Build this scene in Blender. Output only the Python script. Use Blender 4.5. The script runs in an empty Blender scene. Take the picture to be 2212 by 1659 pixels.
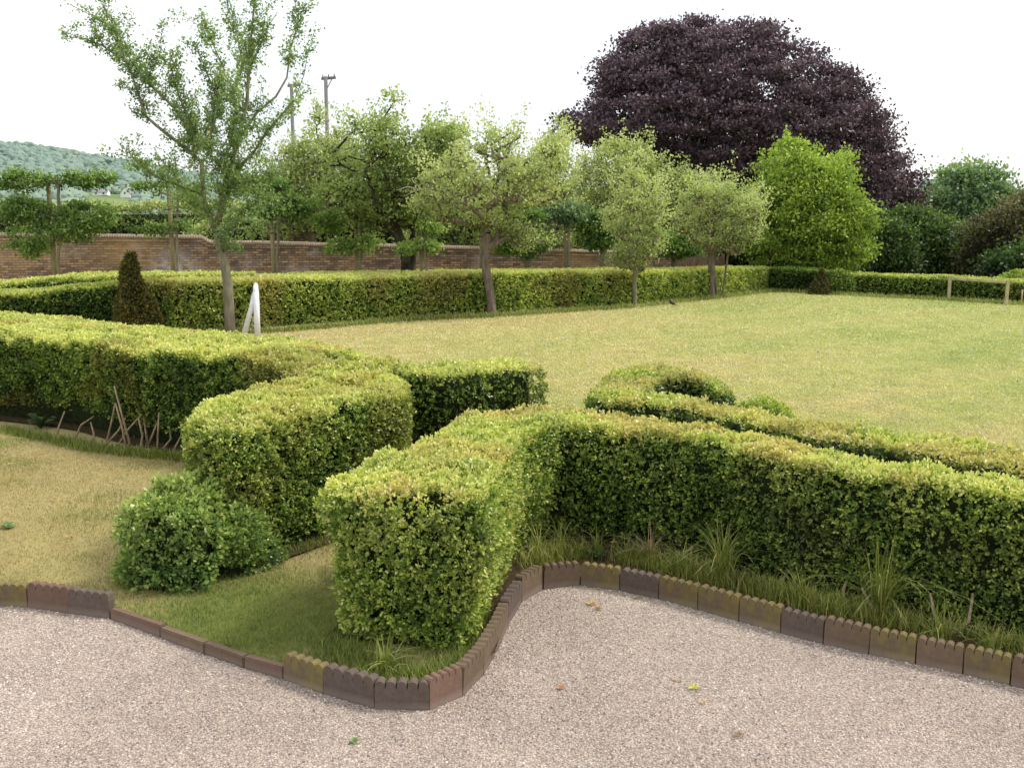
import bpy, bmesh, math, random
import numpy as np
from mathutils import Vector, Matrix
from mathutils.geometry import tessellate_polygon
R = np.random.default_rng(7)
random.seed(7)
scene = bpy.context.scene
COL = scene.collection
# ------------------------------------------------------------------ camera model (author-time survey of the photo)
F = 2200.0; CX, CY = 1106.0, 829.5; HC = 2.5; PITCH = math.atan((CY - 465) / F)
cp, sp = math.cos(PITCH), math.sin(PITCH)
def ray(x, y):
    a = (x - CX) / F; b = (CY - y) / F
    return np.array([a, cp + b * sp, -sp + b * cp])
def G(x, y, z=0.0):                                   # survey point on a horizontal plane
    d = ray(x, y); t = (z - HC) / d[2]
    return np.array([d[0] * t, d[1] * t, z])
def D(x, y, Y):                                       # survey point at a distance
    d = ray(x, y); t = Y / d[1]
    return np.array([d[0] * t, Y, HC + d[2] * t])
# ------------------------------------------------------------------ noise
def _h(i, j, k, s):
    n = (i * 374761393 + j * 668265263 + k * 2147483647 + s * 1274126177) & 0xffffffff
    n = ((n ^ (n >> 13)) * 1274126177) & 0xffffffff
    n = ((n ^ (n >> 16)) * 2246822519) & 0xffffffff
    return ((n ^ (n >> 15)) & 0xffff) / 65535.0
def noise(P, f=1.0, s=0):
    p = np.asarray(P, float) * f
    i = np.floor(p).astype(np.int64); w = p - i; w = w * w * (3 - 2 * w)
    r = 0
    for a in (0, 1):
        for b in (0, 1):
            for c in (0, 1):
                wt = (w[:, 0] if a else 1 - w[:, 0]) * (w[:, 1] if b else 1 - w[:, 1]) * (w[:, 2] if c else 1 - w[:, 2])
                r = r + wt * _h(i[:, 0] + a, i[:, 1] + b, i[:, 2] + c, s)
    return r
def fbm(P, f=1.0, s=0):
    return (noise(P, f, s) * .55 + noise(P, f * 2.1, s + 1) * .3 + noise(P, f * 4.3, s + 2) * .15)
def nrm(v):
    return v / np.maximum(np.linalg.norm(v, axis=-1, keepdims=True), 1e-9)
def randdir(n):
    return nrm(R.normal(size=(n, 3)))
def srgb(r, g, b):
    f = lambda c: c / 12.92 if c <= .04045 else ((c + .055) / 1.055) ** 2.4
    return np.array([f(r / 255), f(g / 255), f(b / 255)])
# ------------------------------------------------------------------ objects
def link(o, parent=None):
    COL.objects.link(o)
    if parent is not None: o.parent = parent
    return o
def tag(o, label=None, cat=None, group=None, kind=None):
    if label: o['label'] = label
    if cat: o['category'] = cat
    if group: o['group'] = group
    if kind: o['kind'] = kind
    return o
def empty(name, loc=(0, 0, 0), rz=0):
    o = bpy.data.objects.new(name, None); o.location = loc; o.rotation_euler = (0, 0, rz); o.empty_display_size = .2
    return link(o)
def quads_mesh(name, V, nper, mat, cols=None, parent=None, origin=None):
    """V (n, nper, 3): n separate faces of nper corners."""
    n = len(V); me = bpy.data.meshes.new(name)
    if origin is not None: V = V - np.asarray(origin)
    me.vertices.add(n * nper); me.vertices.foreach_set('co', V.astype(np.float32).ravel())
    me.loops.add(n * nper); me.loops.foreach_set('vertex_index', np.arange(n * nper, dtype=np.int32))
    me.polygons.add(n); me.polygons.foreach_set('loop_start', np.arange(0, n * nper, nper, dtype=np.int32))
    me.update(calc_edges=True)
    if cols is not None:
        a = me.attributes.new('tint', 'FLOAT_COLOR', 'FACE')
        c = np.ones((n, 4), np.float32); c[:, :3] = cols; a.data.foreach_set('color', c.ravel())
    me.materials.append(mat)
    return link(bpy.data.objects.new(name, me), parent)
def mesh_obj(name, verts, faces, mat, parent=None, smooth=False, origin=None):
    me = bpy.data.meshes.new(name)
    verts = np.asarray(verts, float)
    if origin is not None: verts = verts - np.asarray(origin)
    me.from_pydata([tuple(v) for v in verts], [], [tuple(int(i) for i in f) for f in faces]); me.update()
    if smooth:
        me.polygons.foreach_set('use_smooth', [True] * len(me.polygons))
    me.materials.append(mat)
    return link(bpy.data.objects.new(name, me), parent)
class MB:
    def __init__(s): s.v = []; s.f = []
    def add(s, v, f):
        o = len(s.v); s.v += [tuple(x) for x in v]; s.f += [tuple(i + o for i in q) for q in f]
    def box(s, c, sz, rz=0):
        x, y, z = np.array(sz) / 2; ca, sa = math.cos(rz), math.sin(rz)
        v = [(c[0] + ca * a * x - sa * b * y, c[1] + sa * a * x + ca * b * y, c[2] + e * z) for e in (-1, 1) for a, b in ((-1, -1), (1, -1), (1, 1), (-1, 1))]
        s.add(v, [(3, 2, 1, 0), (4, 5, 6, 7), (0, 1, 5, 4), (1, 2, 6, 5), (2, 3, 7, 6), (3, 0, 4, 7)])
    def tube(s, pts, rad, n=8, cap=True):
        pts = [np.array(p, float) for p in pts]; m = len(pts)
        if not hasattr(rad, '__len__'): rad = [rad] * m
        ref = np.array([0.31, 0.93, 0.17]); o = len(s.v)
        for i, p in enumerate(pts):
            t = pts[min(i + 1, m - 1)] - pts[max(i - 1, 0)]; t = t / (np.linalg.norm(t) + 1e-9)
            a = np.cross(t, ref); a /= (np.linalg.norm(a) + 1e-9); b = np.cross(t, a)
            for k in range(n):
                q = 2 * math.pi * k / n; s.v.append(tuple(p + rad[i] * (math.cos(q) * a + math.sin(q) * b)))
        for i in range(m - 1):
            for k in range(n):
                s.f.append((o + i * n + k, o + i * n + (k + 1) % n, o + (i + 1) * n + (k + 1) % n, o + (i + 1) * n + k))
        if cap:
            s.f.append(tuple(o + k for k in range(n))[::-1]); s.f.append(tuple(o + (m - 1) * n + k for k in range(n)))
    def build(s, name, mat, parent=None, smooth=False, origin=None):
        return mesh_obj(name, s.v, s.f, mat, parent, smooth, origin)
# ------------------------------------------------------------------ materials
class NT:
    def __init__(s, name):
        s.m = bpy.data.materials.new(name); s.m.use_nodes = True; s.t = s.m.node_tree; s.t.nodes.clear()
    def n(s, typ, **kw):
        nd = s.t.nodes.new(typ)
        for k, v in kw.items():
            if k.startswith('_'): setattr(nd, k[1:], v)
            else:
                key = k.replace('__', ' ')
                s.set(nd.inputs[int(key[1:])] if key[0] == 'i' and key[1:].isdigit() else nd.inputs[key], v)
        return nd
    def set(s, inp, v):
        if isinstance(v, bpy.types.NodeSocket): s.t.links.new(v, inp)
        elif isinstance(v, bpy.types.Node): s.t.links.new(v.outputs[0], inp)
        else:
            if hasattr(v, '__len__') and len(v) == 3 and inp.type == 'RGBA': v = tuple(v) + (1,)
            inp.default_value = v if not isinstance(v, np.ndarray) else tuple(v)
    def co(s, scale=1.0, kind='Object', vec=None):
        c = vec or s.n('ShaderNodeTexCoord').outputs[kind]
        if scale == 1.0: return c
        sc = scale if hasattr(scale, '__len__') else (scale,) * 3
        return s.n('ShaderNodeMapping', Vector=c, Scale=sc).outputs[0]
    def noise(s, scale, detail=4, rough=.55, vec=None, dist=0):
        return s.n('ShaderNodeTexNoise', Vector=vec if vec is not None else s.co(), Scale=scale, Detail=detail, Roughness=rough, Distortion=dist).outputs[0]
    def ramp(s, fac, stops, interp='LINEAR'):
        r = s.n('ShaderNodeValToRGB', Fac=fac); e = r.color_ramp; e.interpolation = interp
        while len(e.elements) < len(stops): e.elements.new(.5)
        for el, (p, c) in zip(e.elements, stops):
            el.position = p; el.color = (tuple(c) + (1,)) if hasattr(c, '__len__') else (c, c, c, 1)
        return r.outputs[0]
    def mix(s, fac, a, b, mode='MIX'):
        m = s.n('ShaderNodeMix', _data_type='RGBA', _blend_type=mode)
        s.set(m.inputs[0], fac); s.set(m.inputs[6], a); s.set(m.inputs[7], b); return m.outputs[2]
    def math(s, op, a, b=0.0, clamp=False):
        m = s.n('ShaderNodeMath', _operation=op, _use_clamp=clamp); s.set(m.inputs[0], a); s.set(m.inputs[1], b); return m.outputs[0]
    def bump(s, h, strength=.5, dist=.01):
        return s.n('ShaderNodeBump', Height=h, Strength=strength, Distance=dist).outputs[0]
    def out(s, col, rough=.8, spec=.3, normal=None, **kw):
        p = s.n('ShaderNodeBsdfPrincipled'); s.set(p.inputs['Base Color'], col); s.set(p.inputs['Roughness'], rough)
        p.inputs['Specular IOR Level'].default_value = spec
        if normal is not None: s.set(p.inputs['Normal'], normal)
        o = s.n('ShaderNodeOutputMaterial'); s.t.links.new(p.outputs[0], o.inputs[0]); return s.m
def leaf_mat(name, trans=.3, gloss=.08, hue=None):
    t = NT(name)
    a = t.n('ShaderNodeAttribute', _attribute_name='tint', _attribute_type='GEOMETRY').outputs['Color']
    nz = t.noise(2.2, 3, .6, vec=t.n('ShaderNodeNewGeometry').outputs['Position'])
    c = t.mix(1.0, a, t.ramp(nz, [(.3, (.84, .86, .85)), (.7, (1.14, 1.1, 1.05))]), 'MULTIPLY')
    d = t.n('ShaderNodeBsdfDiffuse', Color=c)
    tc = t.mix(1.0, c, (1.15, 1.2, .7, 1), 'MULTIPLY')
    tr = t.n('ShaderNodeBsdfTranslucent', Color=tc)
    m1 = t.n('ShaderNodeMixShader', Fac=trans); t.set(m1.inputs[1], d); t.set(m1.inputs[2], tr)
    g = t.n('ShaderNodeBsdfGlossy', Color=(.55, .58, .55, 1), Roughness=.55)
    fr = t.n('ShaderNodeFresnel', IOR=1.4)
    m2 = t.n('ShaderNodeMixShader', Fac=t.math('MULTIPLY', fr.outputs[0], gloss * 2.5, True)); t.set(m2.inputs[1], m1); t.set(m2.inputs[2], g)
    o = t.n('ShaderNodeOutputMaterial'); t.set(o.inputs[0], m2); return t.m
M_leaf = leaf_mat('leaves', .28, .09)
M_leaf_tree = leaf_mat('tree_leaves', .45, .05)
M_leaf_copper = leaf_mat('copper_leaves', .12, .05)
M_grass = leaf_mat('grass_blades', .3, .05)
def bark_mat(name, c1, c2, sc=14):
    t = NT(name); v = t.co((1, 1, .25), 'Object')
    n1 = t.noise(sc, 6, .65, v); n2 = t.noise(sc * .2, 3, .5)
    c = t.mix(t.ramp(n1, [(.3, 0), (.7, 1)]), c1, c2)
    c = t.mix(t.ramp(n2, [(.45, 0), (.7, .5)]), c, (.16, .17, .09, 1))
    return t.out(c, .9, .1, t.bump(n1, .7, .02))
M_bark = bark_mat('apple_bark', srgb(76, 66, 60), srgb(140, 124, 112))
M_bark_pale = bark_mat('pale_bark', srgb(120, 100, 82), srgb(178, 160, 136))
M_bark_dark = bark_mat('dark_bark', srgb(38, 32, 32), srgb(70, 62, 58))
M_bark_grey = bark_mat('grey_bark', srgb(98, 92, 80), srgb(150, 142, 122))
M_stem = bark_mat('hedge_stem', srgb(120, 98, 74), srgb(190, 168, 136), 30)
M_post = bark_mat('post_wood', srgb(122, 112, 84), srgb(164, 152, 116), 20)
M_pole = bark_mat('pole_wood', srgb(110, 104, 112), srgb(140, 134, 140), 8)
M_fence = bark_mat('fence_wood', srgb(120, 96, 84), srgb(160, 134, 116), 12)
M_goalwood = bark_mat('goal_timber', srgb(170, 156, 120), srgb(206, 192, 156), 25)
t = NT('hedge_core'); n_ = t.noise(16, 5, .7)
M_core = t.out(t.ramp(n_, [(.3, (.012, .014, .007)), (.6, (.03, .042, .014)), (.8, (.065, .075, .03))]), .95, .05, t.bump(n_, 1, .05))  # near black: the shade inside hedges put into the core colour
t = NT('white_tube'); n_ = t.noise(12, 3, .5)
M_white = t.out(t.ramp(n_, [(.3, (.66, .68, .72)), (.7, (.8, .81, .84))]), .35, .5)
# ------------------------------------------------------------------ leaves
def leaf_quads(P, Dv, L, W, fold=None):
    """obovate leaf: base, side, tip, side -- returned as (n,4,3)"""
    n = len(P); S = nrm(np.cross(Dv, randdir(n)))
    L = np.broadcast_to(L, n)[:, None]; W = np.broadcast_to(W, n)[:, None]
    V = np.empty((n, 4, 3))
    V[:, 0] = P; V[:, 1] = P + Dv * L * .58 + S * W * .5; V[:, 2] = P + Dv * L; V[:, 3] = P + Dv * L * .58 - S * W * .5
    return V
def palette(t, stops):
    """t in 0..1 -> colour through stops (list of 3-vectors)"""
    st = np.array(stops); x = np.clip(t, 0, .9999) * (len(st) - 1); i = x.astype(int); f = (x - i)[:, None]
    return st[i] * (1 - f) + st[i + 1] * f
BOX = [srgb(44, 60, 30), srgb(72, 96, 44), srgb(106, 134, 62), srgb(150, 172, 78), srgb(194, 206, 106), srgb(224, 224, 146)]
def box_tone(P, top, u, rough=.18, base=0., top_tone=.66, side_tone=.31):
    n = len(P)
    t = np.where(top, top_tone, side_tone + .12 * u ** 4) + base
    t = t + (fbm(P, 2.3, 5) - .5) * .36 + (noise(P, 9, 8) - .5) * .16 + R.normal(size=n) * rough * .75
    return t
def tint_patches(C, P, amt, top, f=1.1, s=30, thr=.56, col=(186, 132, 96)):
    w = np.clip((fbm(P, f, s) - thr) * 7, 0, 1) * amt * R.uniform(.3, 1, len(P))
    return C * (1 - w[:, None]) + srgb(*col) * .8 * w[:, None]
def sprig_leaves(P, N, leaf, per, spread, tone, top, u, pat, upb=.35, pal=BOX):
    """per leaves around each sprig point"""
    n = len(P)
    A = nrm(N + R.normal(size=(n, 3)) * .45 + np.array([0, 0, upb]))
    P2 = np.repeat(P, per, 0); A2 = np.repeat(A, per, 0); m = len(P2)
    k = R.uniform(0, 1, m)[:, None]
    Dv = nrm(A2 * (.15 + k * .9) + randdir(m) * .75)
    base = P2 + A2 * spread * k + randdir(m) * spread * .12
    sz = leaf * R.uniform(.7, 1.2, m)
    V = leaf_quads(base, Dv, sz, sz * R.uniform(.5, .68, m))
    tt = np.repeat(tone, per) + (k[:, 0] - .5) * .26 + R.normal(size=m) * .07
    C = palette(tt, pal)
    if pat: C = tint_patches(C, base, pat[0] * (np.where(np.repeat(top, per), 1.0, .22) if top is not None and len(pat) > 4 and pat[4][2] > 120 else 1.0), None, *pat[1:])
    return V, C
# ------------------------------------------------------------------ ribbon hedges
def smooth_poly(pts, n):
    pts = np.array(pts, float); m = len(pts)
    d = np.r_[0, np.cumsum(np.linalg.norm(np.diff(pts[:, :2], axis=0), axis=1))]
    return pts, d
def resample_pair(Fp, Bp, H, step):
    Fp = np.array(Fp, float); Bp = np.array(Bp, float); H = np.array(H, float); m = len(Fp)
    mid = (Fp + Bp) / 2; d = np.r_[0, np.cumsum(np.linalg.norm(np.diff(mid, axis=0), axis=1))]
    n = max(int(d[-1] / step), 6) + 1; s = np.linspace(0, d[-1], n)
    A = np.concatenate([Fp, Bp, H[:, None]], 1)
    out = np.empty((n, 5))
    T = np.gradient(A, d, axis=0) if m > 2 else np.repeat(((A[-1] - A[0]) / d[-1])[None], m, 0)
    for i, x in enumerate(s):
        k = min(max(np.searchsorted(d, x, 'right') - 1, 0), m - 2); L = d[k + 1] - d[k]; q = (x - d[k]) / L
        h00, h10, h01, h11 = 2*q**3-3*q**2+1, q**3-2*q**2+q, -2*q**3+3*q**2, q**3-q**2
        out[i] = h00*A[k] + h10*L*T[k]*.8 + h01*A[k+1] + h11*L*T[k+1]*.8
    return out[:, :2], out[:, 2:4], out[:, 4]
TOTAL = [0]; SOILS = []
def hedge(label, Fp, Bp, H, dens=1500, leaf=.02, per=6, spread=.03, round_=.09, under=.1, lump=.05, zbot=0.0,
          pat=None, top_tone=.66, side_tone=.31, back=.4, gap=0.0, core_in=.07, zoff=0.03, stems=None, group='clipped box hedges around the lawn', name='box_hedge', ends=(1, 1), tone_fn=None, upb=.35, pal=BOX):
    Fs, Bs, Hs = resample_pair(Fp, Bp, H, .12 if leaf < .04 else .3)
    n = len(Fs)
    root = empty(name, (float((Fs[n//2]+Bs[n//2])[0]/2), float((Fs[n//2]+Bs[n//2])[1]/2), 0))
    O = np.array(root.location)
    tag(root, label, 'hedge', group)
    w = Fs - Bs; W = np.linalg.norm(w, axis=1)
    tf = np.gradient(Fs, axis=0); nf = nrm(np.stack([tf[:, 1], -tf[:, 0]], 1)); nf *= np.sign((nf * w).sum(1))[:, None]
    tb = np.gradient(Bs, axis=0); nb = nrm(np.stack([tb[:, 1], -tb[:, 0]], 1)); nb *= -np.sign((nb * w).sum(1))[:, None]
    nf = nrm(nf + .0 * nf); te0 = -nrm(((Fs[1]+Bs[1]) - (Fs[0]+Bs[0]))[None])[0]; te1 = nrm(((Fs[-1]+Bs[-1]) - (Fs[-2]+Bs[-2]))[None])[0]
    Ps, Ns, tops, us = [], [], [], []
    def side(L, NL, dens_, ids=None):
        seg = np.linalg.norm(np.diff(L, axis=0), axis=1); hs = (Hs[:-1] + Hs[1:]) / 2 if ids is None else np.full(len(seg), ids)
        wt = seg * hs; cnt = int(wt.sum() * dens_)
        if cnt < 1: return
        i = R.choice(len(seg), cnt, p=wt / wt.sum()); q = R.uniform(0, 1, cnt)
        b = L[i] * (1 - q)[:, None] + L[i+1] * q[:, None]; nn = nrm(NL[i] * (1 - q)[:, None] + NL[i+1] * q[:, None])
        h = (Hs[i] * (1 - q) + Hs[i+1] * q) if ids is None else np.full(cnt, ids)
        u = R.uniform(0, 1, cnt); z = zbot + (h - zbot) * u
        ins = under * (1 - u) ** 2
        zr = np.clip((z - (h - round_)) / round_, 0, 1); ins = ins + round_ * (1 - np.sqrt(1 - zr**2 * .98))
        P = np.concatenate([b - nn * ins[:, None], z[:, None] + zoff], 1)
        N = nrm(np.concatenate([nn * np.sqrt(1 - zr**2*.9)[:, None], (zr - .15)[:, None]], 1))
        Ps.append(P); Ns.append(N); tops.append(zr > .75); us.append(u)
    side(Fs, nf, dens); side(Bs, nb, dens * back)
    def cap(a, b_, h, te, dens_):
        k = 9; q = np.linspace(0, 1, k)[:, None]; bul = np.sin(q[:, 0] * math.pi) ** .5 * .10
        L = a * (1 - q) + b_ * q + te * bul[:, None]; NL = nrm(np.repeat(te[None], k, 0) + (a - b_) / (np.linalg.norm(a-b_)+1e-6) * (.5 - q) * 1.2)
        side(L, NL, dens_, h)
    if ends[0]: cap(Fs[0], Bs[0], Hs[0], te0, dens * ends[0])
    if ends[1]: cap(Fs[-1], Bs[-1], Hs[-1], te1, dens * ends[1])
    seg = np.linalg.norm(np.diff((Fs + Bs) / 2, axis=0), axis=1); wt = seg * (W[:-1] + W[1:]) / 2; cnt = int(wt.sum() * dens * 1.15)
    i = R.choice(len(seg), cnt, p=wt / wt.sum()); q = R.uniform(0, 1, cnt)[:, None]; v = R.uniform(0, 1, cnt)[:, None]
    f = Fs[i] * (1 - q) + Fs[i+1] * q; b = Bs[i] * (1 - q) + Bs[i+1] * q; h = (Hs[i] * (1 - q[:, 0]) + Hs[i+1] * q[:, 0])
    p2 = f * v + b * (1 - v); ww = (W[i] * (1 - q[:, 0]) + W[i+1] * q[:, 0]); e = np.minimum(v[:, 0], 1 - v[:, 0]) * ww
    zr = np.clip(1 - e / round_, 0, 1); z = h - round_ * (1 - np.sqrt(1 - zr**2 * .98)) * .6
    Ps.append(np.concatenate([p2, z[:, None] + zoff], 1)); Ns.append(np.tile([0, 0, 1.], (cnt, 1))); tops.append(np.ones(cnt, bool)); us.append(np.ones(cnt))
    P = np.concatenate(Ps); N = np.concatenate(Ns); top = np.concatenate(tops); u = np.concatenate(us)
    if gap:
        g = fbm(P, 2.6, 77) - np.where(top, -.2, 0); keep = ~((g < gap * (1.25 - u)) & ~top)
        P, N, top, u = P[keep], N[keep], top[keep], u[keep]
    amp = (fbm(P, 1.7, 11) - .5) * 2 * lump + (noise(P, 7, 13) - .5) * lump * 1.0 + (noise(P, 15, 14) - .5) * .05 * (leaf < .04)
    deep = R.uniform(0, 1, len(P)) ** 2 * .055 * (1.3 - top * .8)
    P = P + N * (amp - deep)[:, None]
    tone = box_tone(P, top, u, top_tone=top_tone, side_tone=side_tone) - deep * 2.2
    if tone_fn: tone = tone_fn(P, tone, top, u)
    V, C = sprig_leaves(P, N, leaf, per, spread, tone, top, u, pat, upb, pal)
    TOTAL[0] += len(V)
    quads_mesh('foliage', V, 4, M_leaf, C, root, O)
    SOILS.append(np.concatenate([Fs + nf * .06, (Bs + nb * .02)[::-1]]))
    # solid core, darkened to stand for the shade between the leaves
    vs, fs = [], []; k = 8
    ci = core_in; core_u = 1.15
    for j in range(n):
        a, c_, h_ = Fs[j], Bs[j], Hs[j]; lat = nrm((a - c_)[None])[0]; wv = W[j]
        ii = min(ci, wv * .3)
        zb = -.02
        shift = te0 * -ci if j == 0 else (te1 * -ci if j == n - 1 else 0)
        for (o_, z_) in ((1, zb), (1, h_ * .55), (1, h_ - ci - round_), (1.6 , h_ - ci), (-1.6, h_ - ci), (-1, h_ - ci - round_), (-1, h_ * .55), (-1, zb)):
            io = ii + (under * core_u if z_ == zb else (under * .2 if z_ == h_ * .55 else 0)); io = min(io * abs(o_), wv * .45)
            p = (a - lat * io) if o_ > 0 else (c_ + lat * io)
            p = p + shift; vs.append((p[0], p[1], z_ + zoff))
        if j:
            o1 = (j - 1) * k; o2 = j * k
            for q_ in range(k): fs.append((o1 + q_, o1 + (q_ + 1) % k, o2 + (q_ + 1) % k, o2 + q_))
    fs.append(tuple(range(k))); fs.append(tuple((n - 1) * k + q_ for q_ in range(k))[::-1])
    mesh_obj('shade_core', vs, fs, M_core, root, origin=O)
    if stems:
        for (a, b) in stems:
            mb = MB(); a = np.array(a); b = np.array(b); m1 = (a + b) / 2 + R.normal(size=3) * .025
            mb.tube([a, m1, b], [R.uniform(.010, .019), .011, .008], 6); mb.build('stem', M_stem, root, True, O)
    return root
def px_line(pts, z):
    return [G(x, y, z)[:2] for x, y in pts]
# ------------------------------------------------------------------ bushes (super-ellipsoid / cone)
def bush(name, label, cat, c, rad, dens, leaf, per, spread, cone=False, lump=.06, tone=(.6, .3), pat=None, group=None, pal=BOX, pw=2.6, zlift=0.0):
    root = empty(name, (c[0], c[1], 0)); tag(root, label, cat, group); O = np.array(root.location)
    a, b, h = rad
    n = int(2 * math.pi * math.sqrt(a*b) * h * dens * (1.0 if not cone else .7))
    d = randdir(n); d[:, 2] = np.abs(d[:, 2]) if not cone else d[:, 2]
    if cone:
        u = R.uniform(0, 1, n) ** 1.5; th = R.uniform(0, 2 * math.pi, n)
        prof = (1 - u) ** 1.05 * (.8 + .2 * np.sin(np.clip(u * 6, 0, math.pi/2)))
        P = np.stack([a * prof * np.cos(th), b * prof * np.sin(th), h * u], 1); N = nrm(np.stack([np.cos(th), np.sin(th), np.full(n, .5)], 1)); up = u
    else:
        q = (np.abs(d[:, 0]) ** pw + np.abs(d[:, 1]) ** pw + np.abs(d[:, 2]) ** pw) ** (-1 / pw)
        e = d * q[:, None]; P = e * np.array([a, b, h]); N = nrm(d / np.array([a, b, h])); up = e[:, 2]
    P = P + np.array([c[0], c[1], .03 + zlift])
    amp = (fbm(P, 3, 3) - .5) * 2 * lump - R.uniform(0, 1, n) ** 2 * .06
    P += N * amp[:, None]
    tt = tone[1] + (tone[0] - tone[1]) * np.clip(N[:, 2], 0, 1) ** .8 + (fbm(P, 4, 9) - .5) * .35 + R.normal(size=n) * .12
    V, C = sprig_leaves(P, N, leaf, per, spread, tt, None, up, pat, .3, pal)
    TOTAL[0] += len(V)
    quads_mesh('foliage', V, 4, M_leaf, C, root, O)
    # core, coloured dark for the shade inside the bush
    bm = bmesh.new(); bmesh.ops.create_icosphere(bm, subdivisions=3, radius=1)
    for v in bm.verts:
        p = np.array(v.co)
        if cone:
            uu = (p[2] + 1) / 2; rr = (1 - uu) ** 1.05 * .8; l = math.hypot(p[0], p[1]) + 1e-6
            v.co = (p[0] / l * rr * a * min(1, l * 4) if l > .01 else 0, p[1] / l * rr * b * min(1, l * 4) if l > .01 else 0, h * uu * .93)
        else:
            q = (abs(p[0]) ** pw + abs(p[1]) ** pw + abs(p[2]) ** pw) ** (-1 / pw)
            v.co = (p[0] * q * (a - .06), p[1] * q * (b - .06), max(p[2] * q, -.02) * (h - .06) + zlift)
    me = bpy.data.meshes.new('shade_core'); bm.to_mesh(me); bm.free(); me.materials.append(M_core)
    o = link(bpy.data.objects.new('shade_core', me), root)
    return root
# ------------------------------------------------------------------ trees
def in_poly(x, z, poly):
    ins = np.zeros(len(x), bool); m = len(poly); j = m - 1
    for i in range(m):
        xi, zi = poly[i]; xj, zj = poly[j]
        c = ((zi > z) != (zj > z)) & (x < (xj - xi) * (z - zi) / (zj - zi + 1e-12) + xi)
        ins ^= c; j = i
    return ins
def row_extent(z, poly):
    lo = np.full(len(z), 1e9); hi = np.full(len(z), -1e9); m = len(poly)
    for i in range(m):
        (x0, z0), (x1, z1) = poly[i], poly[(i + 1) % m]
        c = (z >= min(z0, z1)) & (z <= max(z0, z1)); xx = x0 + (x1 - x0) * (z - z0) / (z1 - z0 + 1e-12)
        lo = np.where(c, np.minimum(lo, xx), lo); hi = np.where(c, np.maximum(hi, xx), hi)
    return lo, hi
def grow(nodes, par, targets, rt, rmax, mat, root, O, name='trunk', sides=6, wig=.06, power=.5, rmin=.012):
    """connect every target to the nearest node of the growing skeleton; nodes/par seed the main limbs"""
    nodes = [np.array(p, float) for p in nodes]; par = list(par); ns = len(nodes)
    start = nodes[max(1, ns // 4)] if ns > 2 else nodes[-1]
    order = np.argsort(np.linalg.norm(targets - nodes[-1] if ns < 3 else targets - start, axis=1))
    firstfree = 1 if ns < 3 else 2
    cap_n = len(targets) * 3 + ns + 5
    arr = np.empty((cap_n, 3)); arr[:ns] = nodes; cnt = ns
    for i in order:
        t_ = targets[i]; dd = arr[firstfree:cnt] - t_; cost = np.linalg.norm(dd, axis=1) + np.maximum(dd[:, 2], 0) * 1.2
        k = int(np.argmin(cost)) + firstfree
        a = arr[k]; L = np.linalg.norm(t_ - a)
        mid = a * .5 + t_ * .5 + R.normal(size=3) * wig * L + np.array([0, 0, .06 * L])
        arr[cnt] = mid; par.append(k); arr[cnt + 1] = t_; par.append(cnt); cnt += 2
    w = np.zeros(cnt); ch = np.bincount([p for p in par if p >= 0], minlength=cnt)
    w[ch[:cnt] == 0] = 1
    for i in range(cnt - 1, 0, -1):
        if par[i] >= 0: w[par[i]] += w[i]
    r = rmin + rt * w ** power
    r = np.minimum(r, rmax)
    r[0] = r[0] * 1.2
    mb = MB()
    for i in range(1, cnt):
        p = par[i]
        if p < 0: continue
        a, b = arr[p], arr[i]
        mb.tube([a, b], [min(r[p], r[i] * 1.6), r[i]], sides, False)
    mb.build(name, mat, root, True, O)
    return arr[:cnt]
def clump_leaves(Cc, n_each, cr, leaf, pal, tone, flat=.6, upl=.35, var=.1, seedtone=None, droop=0.0, mat=None, size_jit=.3):
    m = len(Cc); k = np.repeat(np.arange(m), n_each); n = len(k)
    crr = np.broadcast_to(cr, m)[k]
    off = R.normal(size=(n, 3)) * .5; off[:, 2] *= flat
    P = Cc[k] + off * crr[:, None]
    Dv = nrm(randdir(n) + np.array([0, 0, upl - droop]))
    sz = leaf * R.uniform(1 - size_jit, 1 + size_jit, n)
    V = leaf_quads(P, Dv, sz, sz * .62)
    tt = np.broadcast_to(tone, m)[k] + off[:, 2] / max(flat, .3) * .20 + R.normal(size=n) * var  # clump tops tinted lighter and undersides darker, shading put into leaf colour
    C = palette(tt, pal); TOTAL[0] += n
    return V, C
def crown_pts(poly_px, Y, dk, ncl, gap=.4, gf=.5, s=1, shell=.45, ymid=0.0, edge=0.0):
    pw = [tuple(D(x, y, Y)[[0, 2]]) for x, y in poly_px]
    xs = [p[0] for p in pw]; zs = [p[1] for p in pw]
    out = []
    tot = 0
    while tot < ncl:
        x = R.uniform(min(xs), max(xs), 4000); z = R.uniform(min(zs), max(zs), 4000)
        # ragged silhouette
        jx = (noise(np.stack([x, z, x * 0 + s], 1), 2.2 / max(1, (max(xs) - min(xs)) / 6), s) - .5) * edge
        ok = in_poly(x + jx, z + jx, pw); x, z = x[ok], z[ok]
        lo, hi = row_extent(z, pw); w = (hi - lo) / 2; c = (hi + lo) / 2
        xr = np.clip((x - c) / np.maximum(w, .01), -1, 1)
        ym = w * dk * np.sqrt(1 - xr ** 2)
        y = Y + ymid + ym * R.choice([-1, 1], len(x)) * R.uniform(0, 1, len(x)) ** shell
        P = np.stack([x, y, z], 1)
        if gap > 0: P = P[fbm(P, gf, s) > gap]
        out.append(P); tot += len(P)
    return np.concatenate(out)[:ncl]
GREEN = [srgb(68, 82, 52), srgb(106, 124, 74), srgb(144, 162, 98), srgb(178, 192, 126), srgb(204, 214, 156)]
PALE = [srgb(104, 118, 74), srgb(144, 158, 102), srgb(178, 190, 130), srgb(202, 210, 154), srgb(220, 224, 178)]
MAPLE = [srgb(66, 86, 38), srgb(106, 130, 54), srgb(148, 172, 76), srgb(178, 198, 98), srgb(200, 214, 126)]
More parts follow.
